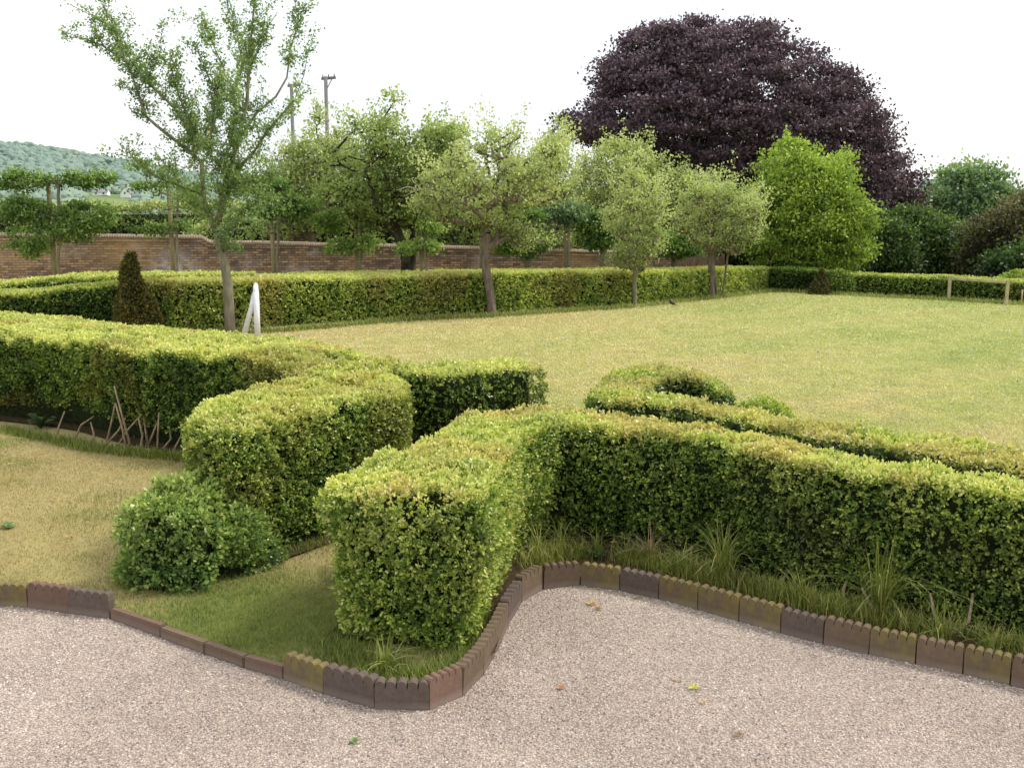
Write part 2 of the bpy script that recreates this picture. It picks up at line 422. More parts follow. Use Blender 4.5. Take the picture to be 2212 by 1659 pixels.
COPPER = [srgb(54, 42, 50), srgb(76, 60, 70), srgb(98, 80, 92), srgb(122, 104, 118), srgb(150, 134, 148)]
DARK = [srgb(30, 42, 28), srgb(50, 68, 40), srgb(74, 98, 54), srgb(104, 128, 74), srgb(138, 158, 100)]
LIME = [srgb(62, 84, 50), srgb(96, 124, 68), srgb(130, 158, 88), srgb(164, 190, 110), srgb(194, 214, 138)]
BLUEG = [srgb(70, 92, 78), srgb(98, 124, 96), srgb(128, 154, 112), srgb(160, 182, 134), srgb(188, 204, 160)]
def tree(name, label, base, trunk_px, poly_px, Y, dk=.8, ncl=260, per=50, cr=.35, leaf=.06, pal=GREEN, tone=.5, mat=None,
         rt=.012, rmax=.14, gap=.4, gf=.8, s=1, group=None, flat=.6, extra_seed=None, extra_targets=None, shell=.5, edge=.5, sides=6, cat='tree', topl=.22, power=.5, leafmat=None, droop=0.0, var=.1, rmin=.012, fine=0):
    base = np.array(base, float); root = empty(name, tuple(base)); tag(root, label, cat, group); O = base
    nodes = [base]; par = [-1]
    for (x, y, dy) in trunk_px:
        nodes.append(D(x, y, Y + dy)); par.append(len(nodes) - 2)
    if extra_seed:
        for (start, pts) in extra_seed:
            p = start
            for (x, y, dy) in pts:
                nodes.append(D(x, y, Y + dy)); par.append(p); p = len(nodes) - 1
    if fine: ncl = int(ncl * 1.3); cr = cr * .76; per = int(per * .52); gap += .02; gf *= 1.4; edge = max(edge, .9); leaf *= .93
    C = crown_pts(poly_px, Y, dk, ncl, gap, gf, s, shell, 0, edge)
    shoots = []
    if fine:
        zq = np.quantile(C[:, 2], .45); cxm = C[:, 0].mean(); wx = (C[:, 0].max() - C[:, 0].min()) / 2
        for c0 in C[(C[:, 2] > zq) & (R.uniform(0, 1, len(C)) < .22)]:
            dv = nrm(np.array([[(c0[0] - cxm) / wx * .8 + R.normal() * .2, R.normal() * .25, 1.0]]))[0] * R.uniform(.5, 1.3) * fine
            shoots.append((c0, dv))
    nt = min(len(C), 420); per = int(per * 1.45); leaf = leaf * 1.12
    grow(nodes, par, C[:nt] - np.array([0, 0, cr * .3]), rt, rmax, mat or M_bark, root, O, 'trunk', sides, power=power, rmin=rmin)
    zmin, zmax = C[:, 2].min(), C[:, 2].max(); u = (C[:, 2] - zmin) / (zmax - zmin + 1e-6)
    tn = tone + (u - .5) * topl + R.normal(size=len(C)) * .09 + (fbm(C, 1.2 / max(cr*3, .5), 4) - .5) * .5  # tone rises with height: crown self-shadow painted into the tint
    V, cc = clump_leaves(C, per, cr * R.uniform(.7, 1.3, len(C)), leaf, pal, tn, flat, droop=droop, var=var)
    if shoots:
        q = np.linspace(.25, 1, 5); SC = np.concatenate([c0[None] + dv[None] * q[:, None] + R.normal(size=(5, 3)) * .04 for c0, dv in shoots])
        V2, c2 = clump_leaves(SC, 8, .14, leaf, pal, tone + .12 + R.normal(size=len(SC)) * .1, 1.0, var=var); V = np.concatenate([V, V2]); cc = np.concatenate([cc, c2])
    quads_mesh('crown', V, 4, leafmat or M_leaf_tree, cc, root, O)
    return root
# ================================================================== GROUND
# edging line of the gravel, (x, y) on the gravel; K kinds of tile
LINE = [(-330, 1330), (-190, 1316), (-90, 1308), (-25, 1306), (60, 1312), (148, 1325), (236, 1336), (345, 1377), (440, 1412), (525, 1442), (611, 1467),
        (697, 1498), (808, 1531), (929, 1534), (1001, 1503), (1046, 1455), (1076, 1402), (1098, 1350), (1128, 1300), (1174, 1273), (1253, 1264), (1338, 1276),
        (1422, 1294), (1506, 1317), (1595, 1342), (1685, 1367), (1777, 1391), (1876, 1413), (1977, 1434), (2079, 1456), (2181, 1480), (2290, 1507), (2400, 1535), (2520, 1565)]
LW = [G(x, y)[:2] for x, y in LINE]
LWo = []
for i_, p_ in enumerate(LW):
    a_ = LW[max(i_ - 1, 0)]; b_ = LW[min(i_ + 1, len(LW) - 1)]; t_ = (b_ - a_) / np.linalg.norm(b_ - a_); LWo.append(p_ + np.array([-t_[1], t_[0]]) * .035)
def sheet(name, pts2, z, mat, sub=0):
    vs = [(p[0], p[1], z) for p in pts2]
    tri = tessellate_polygon([[Vector(v) for v in vs]])
    o = mesh_obj(name, vs, tri, mat)
    bm = bmesh.new(); bm.from_mesh(o.data)
    bmesh.ops.recalc_face_normals(bm, faces=bm.faces)
    if sum(f.normal.z for f in bm.faces) < 0: bmesh.ops.reverse_faces(bm, faces=bm.faces)
    bm.to_mesh(o.data); bm.free(); tag(o, kind='structure'); return o
# gravel
t = NT('gravel_ground'); pos = t.co()
vor = t.n('ShaderNodeTexVoronoi', Vector=pos, Scale=78.0); vor2 = t.n('ShaderNodeTexVoronoi', Vector=pos, Scale=120.0)
sepc = t.n('ShaderNodeSeparateColor', Color=vor.outputs['Color'])
GR = [(0, srgb(138, 127, 120)), (.2, srgb(168, 152, 141)), (.45, srgb(187, 169, 155)), (.7, srgb(201, 184, 168)), (.88, srgb(198, 190, 182)), (1, srgb(218, 209, 196))]
stone = t.ramp(sepc.outputs[0], GR)
s2 = t.ramp(t.n('ShaderNodeSeparateColor', Color=vor2.outputs['Color']).outputs[1], [(0, srgb(134, 120, 114)), (.5, srgb(186, 166, 150)), (1, srgb(214, 200, 188))])
c = t.mix(.4, stone, s2)
c = t.mix(t.ramp(vor.outputs['Distance'], [(.35, 0), (.75, .6)]), c, (.16, .13, .12, 1))
big = t.noise(.9, 5, .6); big2 = t.noise(3.5, 4, .6); c = t.mix(1.0, c, t.ramp(big, [(.3, (.86, .86, .85)), (.7, (1.08, 1.07, 1.05))]), 'MULTIPLY'); c = t.mix(1.0, c, t.ramp(big2, [(.35, (.9, .9, .9)), (.65, (1.04, 1.04, 1.03))]), 'MULTIPLY')
M_gravel = t.out(c, .85, .2, t.bump(vor.outputs['Distance'], .9, -.012))
# lawn
t = NT('lawn'); pos = t.co(); sx = t.n('ShaderNodeSeparateXYZ', Vector=pos)
n1 = t.noise(.22, 5, .6, dist=.6); nm = t.noise(6, 5, .7, t.co((1, .6, 1))); n2 = t.noise(1.8, 6, .7); n3 = t.noise(38, 4, .75); n4 = t.noise(.7, 4, .6, t.co((1, .35, 1)))
dry = srgb(174, 160, 114); tan = srgb(168, 154, 106); grn = srgb(146, 154, 94)
# greener towards the right-hand side of the lawn, dry by the long hedge and the gravel
gx = t.math('MULTIPLY', t.math('ADD', sx.outputs[0], -1.0), .09)
gf_ = t.math('ADD', t.math('ADD', gx, t.math('MULTIPLY', n1, 1.5)), -.55, True)
c = t.mix(t.ramp(gf_, [(.12, 0), (.8, 1)]), t.mix(t.ramp(n2, [(.35, 0), (.65, 1)]), dry, tan), t.mix(t.ramp(n2, [(.3, 0), (.7, 1)]), grn, srgb(164, 166, 106)))
wv = t.n('ShaderNodeTexWave', Vector=t.n('ShaderNodeMapping', Vector=pos, Rotation=(0, 0, math.radians(50))).outputs[0], Scale=.12, Distortion=2.5, Detail=3.0)
t.set(wv.inputs['Detail Scale'], .6)
c = t.mix(t.math('MULTIPLY', t.ramp(wv.outputs[0], [(.3, 0), (.7, 1)]), .16), c, srgb(184, 182, 126))
c = t.mix(t.ramp(n4, [(.55, 0), (.72, .35)]), c, srgb(164, 170, 100))
c = t.mix(t.ramp(n3, [(.2, .4), (.45, 0)]), c, srgb(146, 140, 80))
c = t.mix(t.ramp(n3, [(.58, 0), (.8, .4)]), c, srgb(196, 182, 134))
tri_c = G(560, 1340); vd = t.n('ShaderNodeVectorMath', _operation='DISTANCE'); t.set(vd.inputs[0], pos); t.set(vd.inputs[1], (float(tri_c[0]), float(tri_c[1]), .03))
near_y = t.ramp(t.math('MULTIPLY', sx.outputs[1], .05), [(.5, 1), (.6, 0)])
c = t.mix(t.math('MULTIPLY', near_y, .35), c, srgb(140, 126, 82))
c = t.mix(t.ramp(vd.outputs['Value'], [(.45, .9), (1.15, 0)]), c, srgb(106, 116, 58))
c = t.mix(1.0, c, t.ramp(nm, [(.3, (.86, .86, .84)), (.7, (1.08, 1.07, 1.05))]), 'MULTIPLY')
M_lawn = t.out(c, .95, .05, t.bump(n3, .5, .03))
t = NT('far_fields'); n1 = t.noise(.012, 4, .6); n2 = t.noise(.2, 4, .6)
c = t.mix(t.ramp(n1, [(.45, 0), (.55, 1)]), srgb(136, 158, 110), srgb(158, 170, 122)); c = t.mix(t.ramp(n2, [(.4, 0), (.8, .4)]), c, srgb(122, 140, 108))  # pale greens carry the distance haze
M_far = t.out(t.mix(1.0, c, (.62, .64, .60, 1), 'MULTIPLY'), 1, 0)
t = NT('soil'); n1 = t.noise(30, 5, .7); M_soil = t.out(t.ramp(n1, [(.3, srgb(58, 46, 34)), (.6, srgb(112, 94, 66)), (.8, srgb(150, 128, 92))]), .95, .05, t.bump(n1, 1, .03))
gravel_poly = [(p[0], p[1]) for p in LW] + [(9, 1.0), (9, -4), (-8, -4), (-8, 2)]
sheet('gravel_drive', gravel_poly, 0.0, M_gravel)
lawn_poly = [(p[0], p[1]) for p in LWo] + [(14, 5), (40, 5), (60, 70), (-60, 70), (-40, 6), (-8, 5.5)]
sheet('lawn', lawn_poly, 0.03, M_lawn)
# bare soil bed between the edging and the right-hand hedge
bed_f = LWo[18:]
bed = [(p[0], p[1]) for p in bed_f] + [tuple(G(x, y)[:2]) for x, y in [(2520, 1330), (2212, 1290), (1800, 1140), (1500, 1060), (1200, 1030), (1120, 1040), (1090, 1200), (1070, 1300)]]
sheet('flower_bed', bed, 0.045, M_soil)
# wide ground and the wooded hill, one terrain sheet
def hill_z(x, y):
    z = 0.0
    r = math.hypot(x + 560, y - 1250)
    bear = (x / max(y, 1)) * F + CX            # bearing expressed on the survey scale
    prof = np.interp(bear, [-900, -400, 0, 50, 150, 200, 260, 330, 420, 680, 700, 900], [84, 84, 73, 72, 66, 61, 56, 50, 42, 34, 22, 12])
    up = np.interp(y, [250, 480, 700, 900, 1080, 1300], [0, .06, .22, .42, 1.0, .98])
    return -.05 + prof * up + (HC - 2.5)
gx_ = np.r_[np.linspace(-1400, -60, 50), np.linspace(-40, 40, 9), np.linspace(60, 1400, 24)]; gy_ = np.r_[-60, -20, 0, 20, 60, 120, 200, np.linspace(250, 1500, 60)]
vs = [(x, y, hill_z(x, y)) for y in gy_ for x in gx_]; nx = len(gx_)
fs = [(j * nx + i, j * nx + i + 1, (j + 1) * nx + i + 1, (j + 1) * nx + i) for j in range(len(gy_) - 1) for i in range(nx - 1)]
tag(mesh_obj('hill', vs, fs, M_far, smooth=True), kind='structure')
# woods on the hill: one mass
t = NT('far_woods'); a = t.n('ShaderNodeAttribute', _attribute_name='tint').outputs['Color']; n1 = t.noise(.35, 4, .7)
M_wood = t.out(t.mix(.72, t.mix(1.0, a, t.ramp(n1, [(.3, (.9, .9, .92)), (.7, (1.1, 1.1, 1.06))]), 'MULTIPLY'), srgb(132, 150, 138)), 1, 0)  # distance haze painted in by mixing tints towards pale grey-green
bm = bmesh.new(); bmesh.ops.create_icosphere(bm, subdivisions=2, radius=1)
ico_v = np.array([v.co for v in bm.verts]); ico_f = np.array([[v.index for v in f.verts] for f in bm.faces]); bm.free()
def blobs(name, centers, radii, cols, mat, label=None, cat=None, kind='stuff'):
    Vs = []; Cs = []
    for c_, r_, k_ in zip(centers, radii, cols):
        v = ico_v * (1 + (noise(ico_v * 1.0 + np.array(c_) * .37, 1.6, 3) - .5)[:, None] * .7) * np.array([r_, r_, r_ * .85]) + c_
        Vs.append(v[ico_f]); Cs.append(np.tile(k_, (len(ico_f), 1)) * R.uniform(.85, 1.15, (len(ico_f), 1)))
    V = np.concatenate(Vs); C = np.concatenate(Cs)
    o = quads_mesh(name, V, 3, mat, C); return tag(o, label, cat, None, kind)
cs, rs, ks = [], [], []
hz = [srgb(104, 122, 116), srgb(114, 132, 118), srgb(128, 146, 120), srgb(146, 162, 128)]  # tree tints already paled for haze
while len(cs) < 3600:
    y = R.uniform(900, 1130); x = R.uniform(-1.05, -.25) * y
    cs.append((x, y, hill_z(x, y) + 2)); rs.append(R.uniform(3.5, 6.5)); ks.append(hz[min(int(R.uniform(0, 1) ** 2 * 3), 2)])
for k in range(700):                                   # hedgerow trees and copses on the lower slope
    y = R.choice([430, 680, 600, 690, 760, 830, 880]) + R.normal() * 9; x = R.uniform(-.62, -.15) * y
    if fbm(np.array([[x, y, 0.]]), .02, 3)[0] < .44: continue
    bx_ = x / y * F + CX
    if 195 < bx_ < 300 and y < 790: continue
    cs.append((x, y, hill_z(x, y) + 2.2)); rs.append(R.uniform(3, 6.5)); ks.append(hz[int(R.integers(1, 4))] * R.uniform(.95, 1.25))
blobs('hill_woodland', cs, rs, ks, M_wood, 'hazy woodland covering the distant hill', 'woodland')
# treeline on the plain, haze painted into its colour, far behind the garden
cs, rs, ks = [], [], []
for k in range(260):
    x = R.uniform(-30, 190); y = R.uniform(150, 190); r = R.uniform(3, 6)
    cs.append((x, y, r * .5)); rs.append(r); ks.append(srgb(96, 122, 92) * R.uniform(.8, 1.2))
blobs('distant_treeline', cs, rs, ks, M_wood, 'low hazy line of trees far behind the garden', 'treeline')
# two houses on the slope
t = NT('white_render'); M_rend = t.out(t.ramp(t.noise(.5), [(.3, (.78, .78, .76)), (.7, (.84, .84, .82))]), .8, .2)
t = NT('slate_roof'); M_slate = t.out(t.ramp(t.noise(2.0), [(.3, srgb(120, 118, 122)), (.7, srgb(150, 146, 148))]), .7, .3)
t = NT('house_glass'); M_gls = t.out(t.ramp(t.noise(1.0), [(.4, srgb(70, 78, 86)), (.7, srgb(110, 120, 130))]), .2, .5)
def house(px, py, Y, w, dpt, h, roof, rz, label, chim):
    p = D(px, py, Y); z0 = hill_z(p[0], Y)
    r = empty('house', (p[0], Y, z0), rz); tag(r, label, 'house')
    b = MB(); b.box((0, 0, h / 2), (w, dpt, h)); 
    b.add([(-w/2, -dpt/2, h), (-w/2, dpt/2, h), (-w/2, 0, h + roof)], [(0, 1, 2)]); b.add([(w/2, -dpt/2, h), (w/2, dpt/2, h), (w/2, 0, h + roof)], [(0, 1, 2)])
    b.build('wall', M_rend, r)
    q = MB(); e = .4; k = roof / (dpt / 2) * e
    for s in (-1, 1):
        q.add([(-w/2-e, s*(dpt/2+e), h-k), (w/2+e, s*(dpt/2+e), h-k), (w/2+e, 0, h+roof+.1), (-w/2-e, 0, h+roof+.1),
               (-w/2-e, s*(dpt/2+e), h-k+.3), (w/2+e, s*(dpt/2+e), h-k+.3), (w/2+e, 0, h+roof+.4), (-w/2-e, 0, h+roof+.4)],
              [(0, 1, 2, 3), (4, 5, 6, 7), (0, 1, 5, 4), (1, 2, 6, 5), (3, 0, 4, 7)])
    rf = q.build('roof', M_slate, r)
    if chim: c_ = MB(); c_.box((w * .35, 0, h + roof + .8), (1, 1.2, 2.2)); o_ = c_.build('chimney', M_rend, rf)
    for i in range(2):
        for sgn in (-1,):
            wn = MB(); wn.box((-w/4 + i * w/2, -dpt/2 - .04, h * .6), (1.3, .1, 1.5)); wn.build('window', M_gls, r)
    return r
house(275, 426, 760, 7.5, 7, 3.4, 4.2, math.radians(88), 'white gabled cottage end-on among fields below the wooded hill', True)
house(219, 424, 770, 11, 7, 2.4, 2.0, math.radians(4), 'long low white house among trees left of the gabled cottage', False)

# ================================================================== NEAR HEDGES
PK = (.62, 2.2, 30, .48, (236, 204, 150))
# A: nose towards the edging, then the long arm to the right
Af = [(1045, 1096), (1088, 1010), (1132, 955), (1200, 934), (1283, 934), (1437, 955), (1539, 967), (1693, 1003), (1847, 1028), (2001, 1049), (2212, 1075), (2450, 1106)]
Ab = [(700, 1072), (800, 1012), (930, 955), (1050, 903), (1268, 903), (1406, 919), (1529, 938), (1591, 950), (1744, 978), (1898, 1000), (2212, 1050), (2450, 1092)]
HA = .9
def stem_set(pts, n, ztop, off, spread=.25):
    out = []
    for k in range(n):
        q = R.uniform(0, len(pts) - 1.001); i = int(q); p = pts[i] * (1 - q + i) + pts[i+1] * (q - i)
        a = np.array([p[0] + R.normal() * .08, p[1] + R.normal() * .03, .02]); b = np.array([p[0] + R.normal() * spread, p[1] + off[1] + .06, ztop * R.uniform(.75, 1.1)])
        out.append((a, b))
    return out
# nose
hedge('broad nose of clipped box hedge jutting to the edging tiles, centre foreground', px_line(Af[:4], HA), px_line(Ab[:4], HA), [HA]*4, dens=2400, leaf=.025, per=8, spread=.045, core_in=.10,
      round_=.07, under=.15, lump=.08, zbot=.0, pat=PK, top_tone=.86, side_tone=.6, back=.9, ends=(1.0, .01), upb=.5)
af = px_line(Af[3:], HA); bst = [np.array(G(x, y)) for x, y in [(1680, 1318), (1860, 1345), (2020, 1370), (2150, 1405)]]
sts = []
for x, y, dx, dy in [(1676, 1286, 30, -36), (1822, 1318, 16, -46), (2052, 1372, 50, -60), (2024, 1366, -2, -56), (1470, 1222, 40, -36), (1560, 1246, 30, -40), (1905, 1345, -26, -50)]:
    a = G(x, y, .04); b = a + np.array([dx * .0035, .12, -dy * .0036]); sts.append((a, b))
hedge('long dark-sided box hedge running right from the central nose behind the edging', px_line(Af[2:], HA), px_line(Ab[2:], HA), [HA]*len(Af[2:]), dens=1850, leaf=.025, per=8, spread=.045, core_in=.09,
      round_=.08, under=.10, lump=.08, zbot=.04, pat=PK, top_tone=.86, side_tone=.47, back=.3, stems=sts, ends=(.01, 0), gap=.17)
# B: nose of the left hedge
Bf = [(540, 938), (700, 902), (800, 880), (866, 866), (884, 845)]
Bb = [(405, 925), (450, 885), (564, 850), (646, 826), (740, 800)]
HB = 1.0
hedge('thick box hedge end angled towards the path, left of the central nose', px_line(Bf, HB), px_line(Bb, HB), [HB]*5, dens=2300, leaf=.025, per=8, spread=.045, core_in=.09,
      round_=.09, under=.12, lump=.06, zbot=.06, pat=(.35, 1.1, 30, .52, (190, 150, 100)), top_tone=.88, side_tone=.47, back=.7, ends=(1.0, .6), upb=.4)
# H1 long left hedge
HL = 1.03
f1 = [(-260, 722), (-100, 727), (0, 733), (154, 745), (256, 761), (410, 779), (512, 786), (615, 808), (700, 830), (770, 850)]
b1 = [(-260, 680), (-100, 686), (0, 700), (154, 716), (287, 731), (436, 742), (564, 752), (700, 778), (790, 795), (860, 812)]
sts = []
for x, y, dx, dy in [(123, 958, 10, -50), (163, 958, 32, -40), (222, 980, 40, -55), (248, 985, 48, -65), (285, 985, -35, -120), (303, 987, -8, -60), (275, 990, -25, -90), (340, 985, 0, -70), (348, 985, 12, -60), (372, 990, 15, -70), (318, 980, 22, -90), (200, 972, -10, -40)]:
    a = G(x, y - 12, .03); b = a + np.array([dx * .0055, .12, -dy * .0056]); sts.append((a, b))
for k_ in range(10):
    a = G(R.uniform(215, 405), R.uniform(944, 964), .03); sts.append((a, a + np.array([R.normal() * .16, R.uniform(.04, .16), R.uniform(.25, .5)])))
def f1_tone(P, tn, top, u):
    brown = np.clip(1 - np.abs(P[:, 0] - G(235, 900)[0]) / .7, 0, 1) * (~top)
    return tn + brown * .06
hedge('long box hedge at left edge, bare woody stems showing under it', px_line(f1, HL), px_line(b1, HL), [HL]*len(f1), dens=1500, leaf=.031, per=7, spread=.05,
      round_=.1, under=.16, lump=.10, zbot=.19, pat=(.5, .9, 44, .55, (168, 128, 70)), top_tone=.88, side_tone=.34, back=.3, stems=sts, gap=.27, tone_fn=f1_tone, ends=(.3, .3))
# H2 second row behind it, ending beside the gap
H2h = .95
f2 = [(1158, 806), (1134, 806), (1025, 817), (948, 819), (880, 812), (800, 790), (700, 769), (564, 752), (400, 738), (200, 722), (30, 703), (-200, 680)]
b2 = [(1150, 793), (1120, 790), (1076, 788), (974, 790), (866, 796), (770, 772), (661, 745), (564, 738), (430, 724), (230, 706), (60, 688), (-200, 668)]
hedge('second row box hedge ending squarely at the gap to the lawn', px_line(f2, H2h), px_line(b2, H2h), [H2h]*len(f2), dens=900, leaf=.03, per=6, spread=.045,
      round_=.07, under=.08, lump=.04, zbot=.03, pat=PK, top_tone=.86, side_tone=.38, back=.5, ends=(.9, .2))
# C: right of the gap, curled end and long arm
HCg = .85
f3 = [(1292, 882), (1340, 880), (1385, 884), (1514, 905), (1642, 928), (1744, 952), (1898, 977), (2001, 995), (2212, 1024), (2450, 1060)]
b3 = [(1300, 838), (1360, 842), (1410, 862), (1500, 876), (1590, 893), (1700, 922), (1850, 943), (1980, 957), (2212, 985), (2450, 1015)]
hedge('low box hedge row behind the long dark-sided one, bordering the lawn', px_line(f3, HCg), px_line(b3, HCg), [HCg]*len(f3), dens=950, leaf=.03, per=6, spread=.045,
      round_=.07, under=.08, lump=.05, zbot=.05, pat=PK, top_tone=.86, side_tone=.36, back=.4, ends=(.9, 0))
f4 = [(1283, 868), (1290, 840), (1322, 815), (1380, 800), (1430, 797), (1490, 808), (1540, 826), (1580, 856)]
b4 = [(1400, 868), (1400, 858), (1405, 848), (1415, 838), (1440, 828), (1480, 824), (1520, 831), (1552, 856)]
hedge('curled end of box hedge with pinkish clipped top beside the gap', px_line(b4, HCg+.03), px_line(f4, HCg+.03), [HCg+.03]*8, dens=1200, leaf=.028, per=6, spread=.04,
      round_=.07, under=.05, lump=.04, zbot=.05, pat=(.6, 1.6, 30, .40, (236, 204, 160)), top_tone=.74, side_tone=.30, back=.9, ends=(.4, .9), core_in=.05)
# ball behind C
pb = G(1640, 905, .45); pb = D(1645, 900, 8.9)
bush('ball_shrub', 'round clipped box ball showing above the low hedge row', 'shrub', (pb[0], 8.9), (.41, .41, .82), 1700, .028, 6, .045, tone=(.74, .5), lump=.05, pw=2.2)
# blue-green low bush at the foot of B
pn = D(384, 1150, 6.75)
BG = [srgb(40, 60, 34), srgb(70, 98, 50), srgb(100, 130, 68), srgb(134, 160, 84), srgb(166, 186, 102), srgb(188, 200, 116)]
bush('low_shrub', 'low blue-green leafy shrub at the foot of the angled hedge end', 'shrub', (pn[0], 6.75), (.33, .34, .64), 1600, .036, 7, .085, tone=(.85, .5), lump=.36, pal=BG, pw=2.4)
bush('low_shrub', 'small low box bush between blue-green shrub and angled hedge end', 'shrub', (D(500, 1150, 6.9)[0], 6.9), (.22, .24, .34), 1900, .034, 7, .07, tone=(.6, .4), lump=.24, pal=BG, pw=2.2)

# ================================================================== FAR HEDGES
def far(label, rows, width, dens, **kw):
    Fp, H = [], []
    for x, yb, yt in rows:
        g = G(x, yb); Fp.append(g[:2]); H.append(D(x, yt, g[1])[2])
    Fp = np.array(Fp); tg = nrm(np.gradient(Fp, axis=0)); nn = np.stack([-tg[:, 1], tg[:, 0]], 1); nn *= np.sign((nn * Fp).sum(1))[:, None]
    return hedge(label, Fp, Fp + nn * width, H, dens=dens, **kw)
FK = dict(leaf=.062, per=5, spread=.05, round_=.07, under=.03, lump=.05, zbot=0, core_in=.06)
far('long far box hedge along the left side of the lawn, with brownish patches', [(330, 730, 618), (420, 724, 617), (520, 718, 615), (624, 706, 612), (746, 699, 608), (860, 691, 604), (960, 686, 601), (1060, 682, 598), (1200, 671, 596), (1370, 660, 593), (1540, 643, 589)], 1.15, 680,
    pat=(.5, .7, 52, .53, (186, 146, 104)), top_tone=.9, side_tone=.62, back=.2, **FK)
far('corner stretch of far box hedge beside the maple, slightly taller', [(1530, 644, 590), (1600, 636, 586), (1668, 628, 583)], 1.1, 680, top_tone=.86, side_tone=.66, back=.2, **FK)
far('dark shaded box hedge behind the conical yew at left', [(-200, 742, 650), (-60, 742, 646), (60, 741, 642), (180, 738, 630), (300, 734, 620), (360, 731, 617)], 1.3, 680, pat=(.6, .8, 52, .55, (150, 110, 52)),
    top_tone=.76, side_tone=.26, back=.2, gap=.3, **FK)  # side leaves toned darker to paint the shaded face
far('rear hedge strip between the far hedge and the brick wall at left', [(-200, 706, 629), (0, 700, 619), (250, 692, 603), (400, 688, 602), (537, 686, 601)], 1.5, 420, top_tone=.86, side_tone=.45, back=.2, **FK)
far('rear hedge strip running under the orchard trees to the corner', [(596, 674, 605), (700, 668, 602), (900, 655, 596), (1060, 648, 594), (1200, 642, 592), (1400, 636, 590), (1600, 628, 586)], 1.5, 420, top_tone=.88, side_tone=.5, back=.2, **FK)
far('shaded hedge beneath the bright maple', [(1664, 630, 584), (1700, 633, 586), (1760, 635, 591), (1832, 637, 597)], 1.0, 680, top_tone=.4, side_tone=.16, back=.2, **FK)  # shade under the maple painted with dark leaf tones
far('low hedge closing the far right side of the lawn behind the timber goal', [(1820, 636, 597), (1900, 640, 599), (2050, 648, 606), (2130, 652, 611), (2212, 658, 616), (2400, 668, 630)], 1.0, 600, top_tone=.74, side_tone=.44, back=.2, pat=(.4, .8, 20, .52, (150, 120, 60)),
    leaf=.055, per=4, spread=.05, round_=.05, under=.03, lump=.04, zbot=0, core_in=.08)
# conical yew, small cones
p = G(295, 738); YEW = [srgb(30, 40, 24), srgb(52, 62, 32), srgb(82, 84, 42), srgb(118, 108, 54), srgb(146, 138, 68), srgb(170, 160, 84)]
bush('conical_yew', 'dark brown-green conical yew with spiky top behind the left hedge', 'conifer', (p[0], p[1]), (.50, .50, D(292, 556, p[1])[2]), 1500, .05, 5, .08, cone=True, lump=.16, tone=(.5, .36), pal=YEW)
p = G(1772, 638); RD = [srgb(34, 34, 24), srgb(60, 60, 36), srgb(88, 86, 50), srgb(112, 108, 62), srgb(132, 128, 76), srgb(144, 140, 84)]
bush('conical_shrub', 'small brownish conical shrub under the bright maple', 'shrub', (p[0], p[1]), (.38, .38, D(1772, 584, p[1])[2]), 1100, .06, 4, .06, cone=True, lump=.08, tone=(.5, .36), pal=RD)
p = G(1815, 637); bush('low_shrub', 'loose green shrub right of the small conical shrub', 'shrub', (p[0], p[1]), (.42, .4, D(1815, 592, p[1])[2]), 900, .06, 4, .07, lump=.14, tone=(.45, .3))
bush('low_shrub', 'pale rounded shrub at right edge behind the timber goal', 'shrub', (D(2206, 600, 31)[0], 31), (.8, .7, D(2206, 594, 31)[2]), 700, .07, 4, .07, lump=.12, tone=(.6, .4))

sv, sf = [], []
for k_, pg in enumerate(SOILS):
    if pg[:, 1].max() > 35: continue
    m2 = len(pg) // 2; o_ = len(sv); sv += [(p[0], p[1], .047 + k_ * .0012) for p in pg]
    sf += [(o_ + i, o_ + i + 1, o_ + 2 * m2 - 2 - i, o_ + 2 * m2 - 1 - i) for i in range(m2 - 1)]
M_soil_dark = (lambda t: t.out(t.ramp(t.noise(30, 5, .7), [(.3, srgb(40, 34, 26)), (.6, srgb(80, 68, 48)), (.8, srgb(118, 100, 72))]), .95, .05))(NT('hedge_soil'))
tag(mesh_obj('bare_soil', sv, sf, M_soil_dark), kind='structure')
# ================================================================== WALL
t = NT('old_brick'); co = t.co(); br = t.n('ShaderNodeTexBrick', Vector=t.n('ShaderNodeMapping', Vector=co, Rotation=(math.radians(90), 0, 0)).outputs[0], Scale=1.0)
br.inputs['Brick Width'].default_value = .23; br.inputs['Row Height'].default_value = .078; br.inputs['Mortar Size'].default_value = .011; br.inputs['Bias'].default_value = 0.0
br.inputs['Color1'].default_value = (*srgb(184, 156, 124), 1); br.inputs['Color2'].default_value = (*srgb(104, 88, 84), 1); br.inputs['Mortar'].default_value = (*srgb(84, 72, 68), 1)
n1 = t.noise(.9, 5, .65); n2 = t.noise(3.5, 5, .7); n3 = t.noise(.35, 3, .6)
c = t.mix(t.ramp(n2, [(.48, 0), (.62, .55)]), br.outputs[0], srgb(112, 102, 102)); c = t.mix(t.ramp(n1, [(.52, 0), (.7, .7)]), c, srgb(176, 166, 162))
nb = t.noise(2.2, 6, .75, t.co((1, 1, 2.2)))
c = t.mix(t.ramp(n3, [(.45, 0), (.7, .5)]), c, srgb(188, 158, 116)); c = t.mix(t.ramp(nb, [(.52, 0), (.64, .5)]), c, srgb(92, 80, 84)); c = t.mix(t.ramp(nb, [(.3, .6), (.42, 0)]), c, srgb(184, 160, 132))
vw = t.n('ShaderNodeVectorMath', _operation='DISTANCE'); t.set(vw.inputs[0], co); t.set(vw.inputs[1], (10.6, 0.0, .55)); c = t.mix(t.math('MULTIPLY', t.ramp(vw.outputs['Value'], [(.2, .8), (1.2, 0)]), t.ramp(n2, [(.35, 0), (.55, 1)])), c, srgb(206, 202, 204))
M_brick = t.out(c, .9, .1, t.bump(br.outputs['Fac'], .6, -.01))
